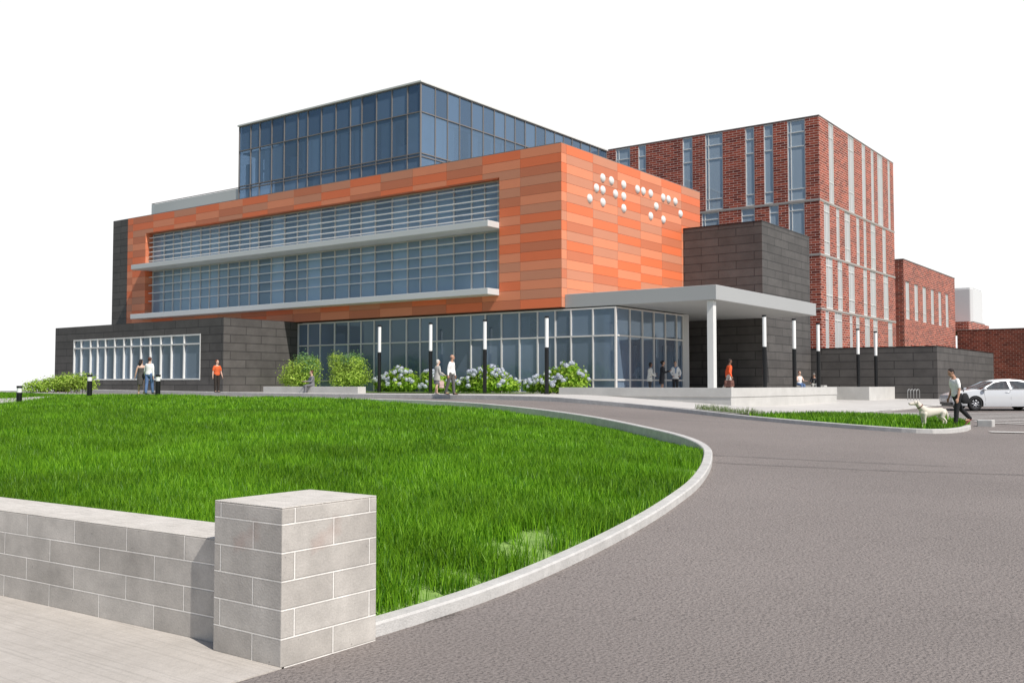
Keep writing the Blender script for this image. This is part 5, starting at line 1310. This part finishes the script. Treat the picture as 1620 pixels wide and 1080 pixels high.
    MB().lathe([(.165, -.012), (.18, 0), (.165, .012)], n=20, axis='x').build('steering_wheel', 'car_trim', r, smooth=True, loc=(.52, .36, .93), uv=False).rotation_euler = (0, R(-25), 0)
    # wheels
    def wheel(cx, s):
        w = MB().lathe([(.20, -.10), (.30, -.112), (.325, -.085), (.33, 0), (.325, .085), (.30, .112), (.20, .10), (.20, -.10)], n=32, axis='y').build('wheel', 'rubber', r, smooth=True, loc=(cx, s * .80, .33), uv=False)
        q = MB(); q.lathe([(.205, .095 * s), (.215, .10 * s), (.195, .06 * s), (.18, .0)], n=32, axis='y'); q.lathe([(0, .088 * s), (.045, .088 * s), (.05, .05 * s), (.045, 0)], n=16, axis='y')
        for k in range(7):
            a = 2 * math.pi * k / 7
            for da in (-.12, .12): q.tube([(.03 * math.cos(a), .075 * s, .03 * math.sin(a)), (.20 * math.cos(a + da), .082 * s, .20 * math.sin(a + da))], [.014, .011], 6)
        q.build('rim', 'rim_metal', w, smooth=True, uv=False)
        MB().lathe([(0, .03 * s), (.17, .03 * s), (.17, .02 * s), (0, .02 * s)], n=24, axis='y').build('brake_disc', 'car_trim', w, uv=False)
    for cx in (1.42, -1.42):
        for s in (1, -1): wheel(cx, s)
    for s in (1, -1):
        m = MB(); m.ell((1.02, s * .98, 1.0), (.10, .085, .065)); m.box(.98, 1.06, s * .86 - .04, s * .86 + .04, .97, 1.0); m.build('wing_mirror', 'car_white', r, smooth=True, uv=False)
        m = MB(); m.ell((2.20, s * .64, .665), (.17, .12, .055), M=Matrix.Rotation(s * -.35, 3, 'Z')); m.build('headlight', 'headlamp', r, smooth=True, uv=False)
        m = MB(); m.ell((-2.33, s * .62, .86), (.10, .14, .06)); m.build('taillight', 'taillamp', r, smooth=True, uv=False)
        for hx in (.02, -1.02): m = MB(); m.tube([(hx, s * (hw(hx, .86) + .012), .86), (hx - .10, s * (hw(hx, .86) + .022), .862), (hx - .20, s * (hw(hx - .2, .86) + .012), .864)], .013, 8, round_caps=True); m.build('door_handle', 'car_white', r, smooth=True, uv=False)
        for path in ([(1.02, .97), (1.00, .75), (.95, .50), (.97, .27)], [(-.22, .97), (-.23, .6), (-.25, .27)], [(-1.50, 1.0), (-1.25, .78), (-1.05, .55), (-1.0, .40)]):
            m = MB(); m.tube([(a, s * (hw(a, b) + .001), b) for a, b in path], .0045, 5); m.build('door_seam', 'car_trim', r, uv=False)
        m = MB(); m.tube([(a, s * (hw(a, b) + .004), b) for a, b in [(1.06, .975), (.0, .982), (-1.0, .992), (-1.5, 1.012)]], .010, 6); m.build('window_trim', 'car_trim', r, uv=False)
    m = MB(); m.box(2.36, 2.445, -.42, .42, .46, .60); m.box(2.33, 2.43, -.62, .62, .28, .38); m.build('grille', 'car_trim', r, bevel=.02)
car()

# ------------------------------------------------------------------ light, sky, camera
SUN = Vector((0.63, -0.165, 0.76)).normalized()
ld = bpy.data.lights.new('sun', 'SUN'); ld.energy = 4.6; ld.angle = R(0.53); ld.color = (1.0, 0.955, 0.90)
lo = bpy.data.objects.new('sun', ld); COL.objects.link(lo); lo.rotation_euler = (-SUN).to_track_quat('-Z', 'Y').to_euler()
W = bpy.data.worlds.new('World'); SC.world = W; W.use_nodes = True; n = W.node_tree; n.nodes.clear(); L = n.links.new
out = n.nodes.new('ShaderNodeOutputWorld')
sky = n.nodes.new('ShaderNodeTexSky'); sky.sky_type = 'NISHITA'; sky.sun_disc = False; sky.sun_elevation = math.asin(SUN.z); sky.sun_rotation = math.atan2(SUN.x, SUN.y)
bg = n.nodes.new('ShaderNodeBackground'); bg.inputs['Strength'].default_value = 0.10; L(sky.outputs[0], bg.inputs['Color'])
# added white sky before the view only; blue kept behind for dimmer fill
hz = n.nodes.new('ShaderNodeBackground'); hz.inputs['Color'].default_value = (1, 1, 1, 1); hz.inputs['Strength'].default_value = 1.06
tc = n.nodes.new('ShaderNodeTexCoord')
dot = n.nodes.new('ShaderNodeVectorMath'); dot.operation = 'DOT_PRODUCT'; dot.inputs[1].default_value = (-SP, CP, 0); L(tc.outputs['Generated'], dot.inputs[0])
sx = n.nodes.new('ShaderNodeSeparateXYZ'); L(tc.outputs['Generated'], sx.inputs[0])
a = n.nodes.new('ShaderNodeMapRange'); a.interpolation_type = 'SMOOTHSTEP'; a.inputs['From Min'].default_value = 0.05; a.inputs['From Max'].default_value = 0.55; L(dot.outputs['Value'], a.inputs['Value'])
b = n.nodes.new('ShaderNodeMapRange'); b.interpolation_type = 'SMOOTHSTEP'; b.inputs['From Min'].default_value = 0.46; b.inputs['From Max'].default_value = 0.66; b.inputs['To Min'].default_value = 1; b.inputs['To Max'].default_value = 0; L(sx.outputs['Z'], b.inputs['Value'])
mu = n.nodes.new('ShaderNodeMath'); mu.operation = 'MULTIPLY'; L(a.outputs[0], mu.inputs[0]); L(b.outputs[0], mu.inputs[1])
mx = n.nodes.new('ShaderNodeMixShader'); L(mu.outputs[0], mx.inputs[0]); L(bg.outputs[0], mx.inputs[1]); L(hz.outputs[0], mx.inputs[2]); L(mx.outputs[0], out.inputs['Surface'])

cam = bpy.data.cameras.new('camera'); co = bpy.data.objects.new('camera', cam); COL.objects.link(co)
cam.sensor_width = 36; cam.lens = 36 * FPX / 1620; cam.clip_start = 0.05; cam.clip_end = 9000
co.location = (0, 0, ZC); co.rotation_euler = (R(90) + math.atan(68 / FPX), 0, PSI)
SC.camera = co
SC.view_settings.view_transform = 'Standard'; SC.view_settings.look = 'None'; SC.view_settings.exposure = 0; SC.view_settings.gamma = 1
SC.render.engine = 'CYCLES'; SC.cycles.use_denoising = True; SC.cycles.max_bounces = 8; SC.cycles.transparent_max_bounces = 16
try: SC.cycles.denoiser = 'OPENIMAGEDENOISE'
except Exception: pass
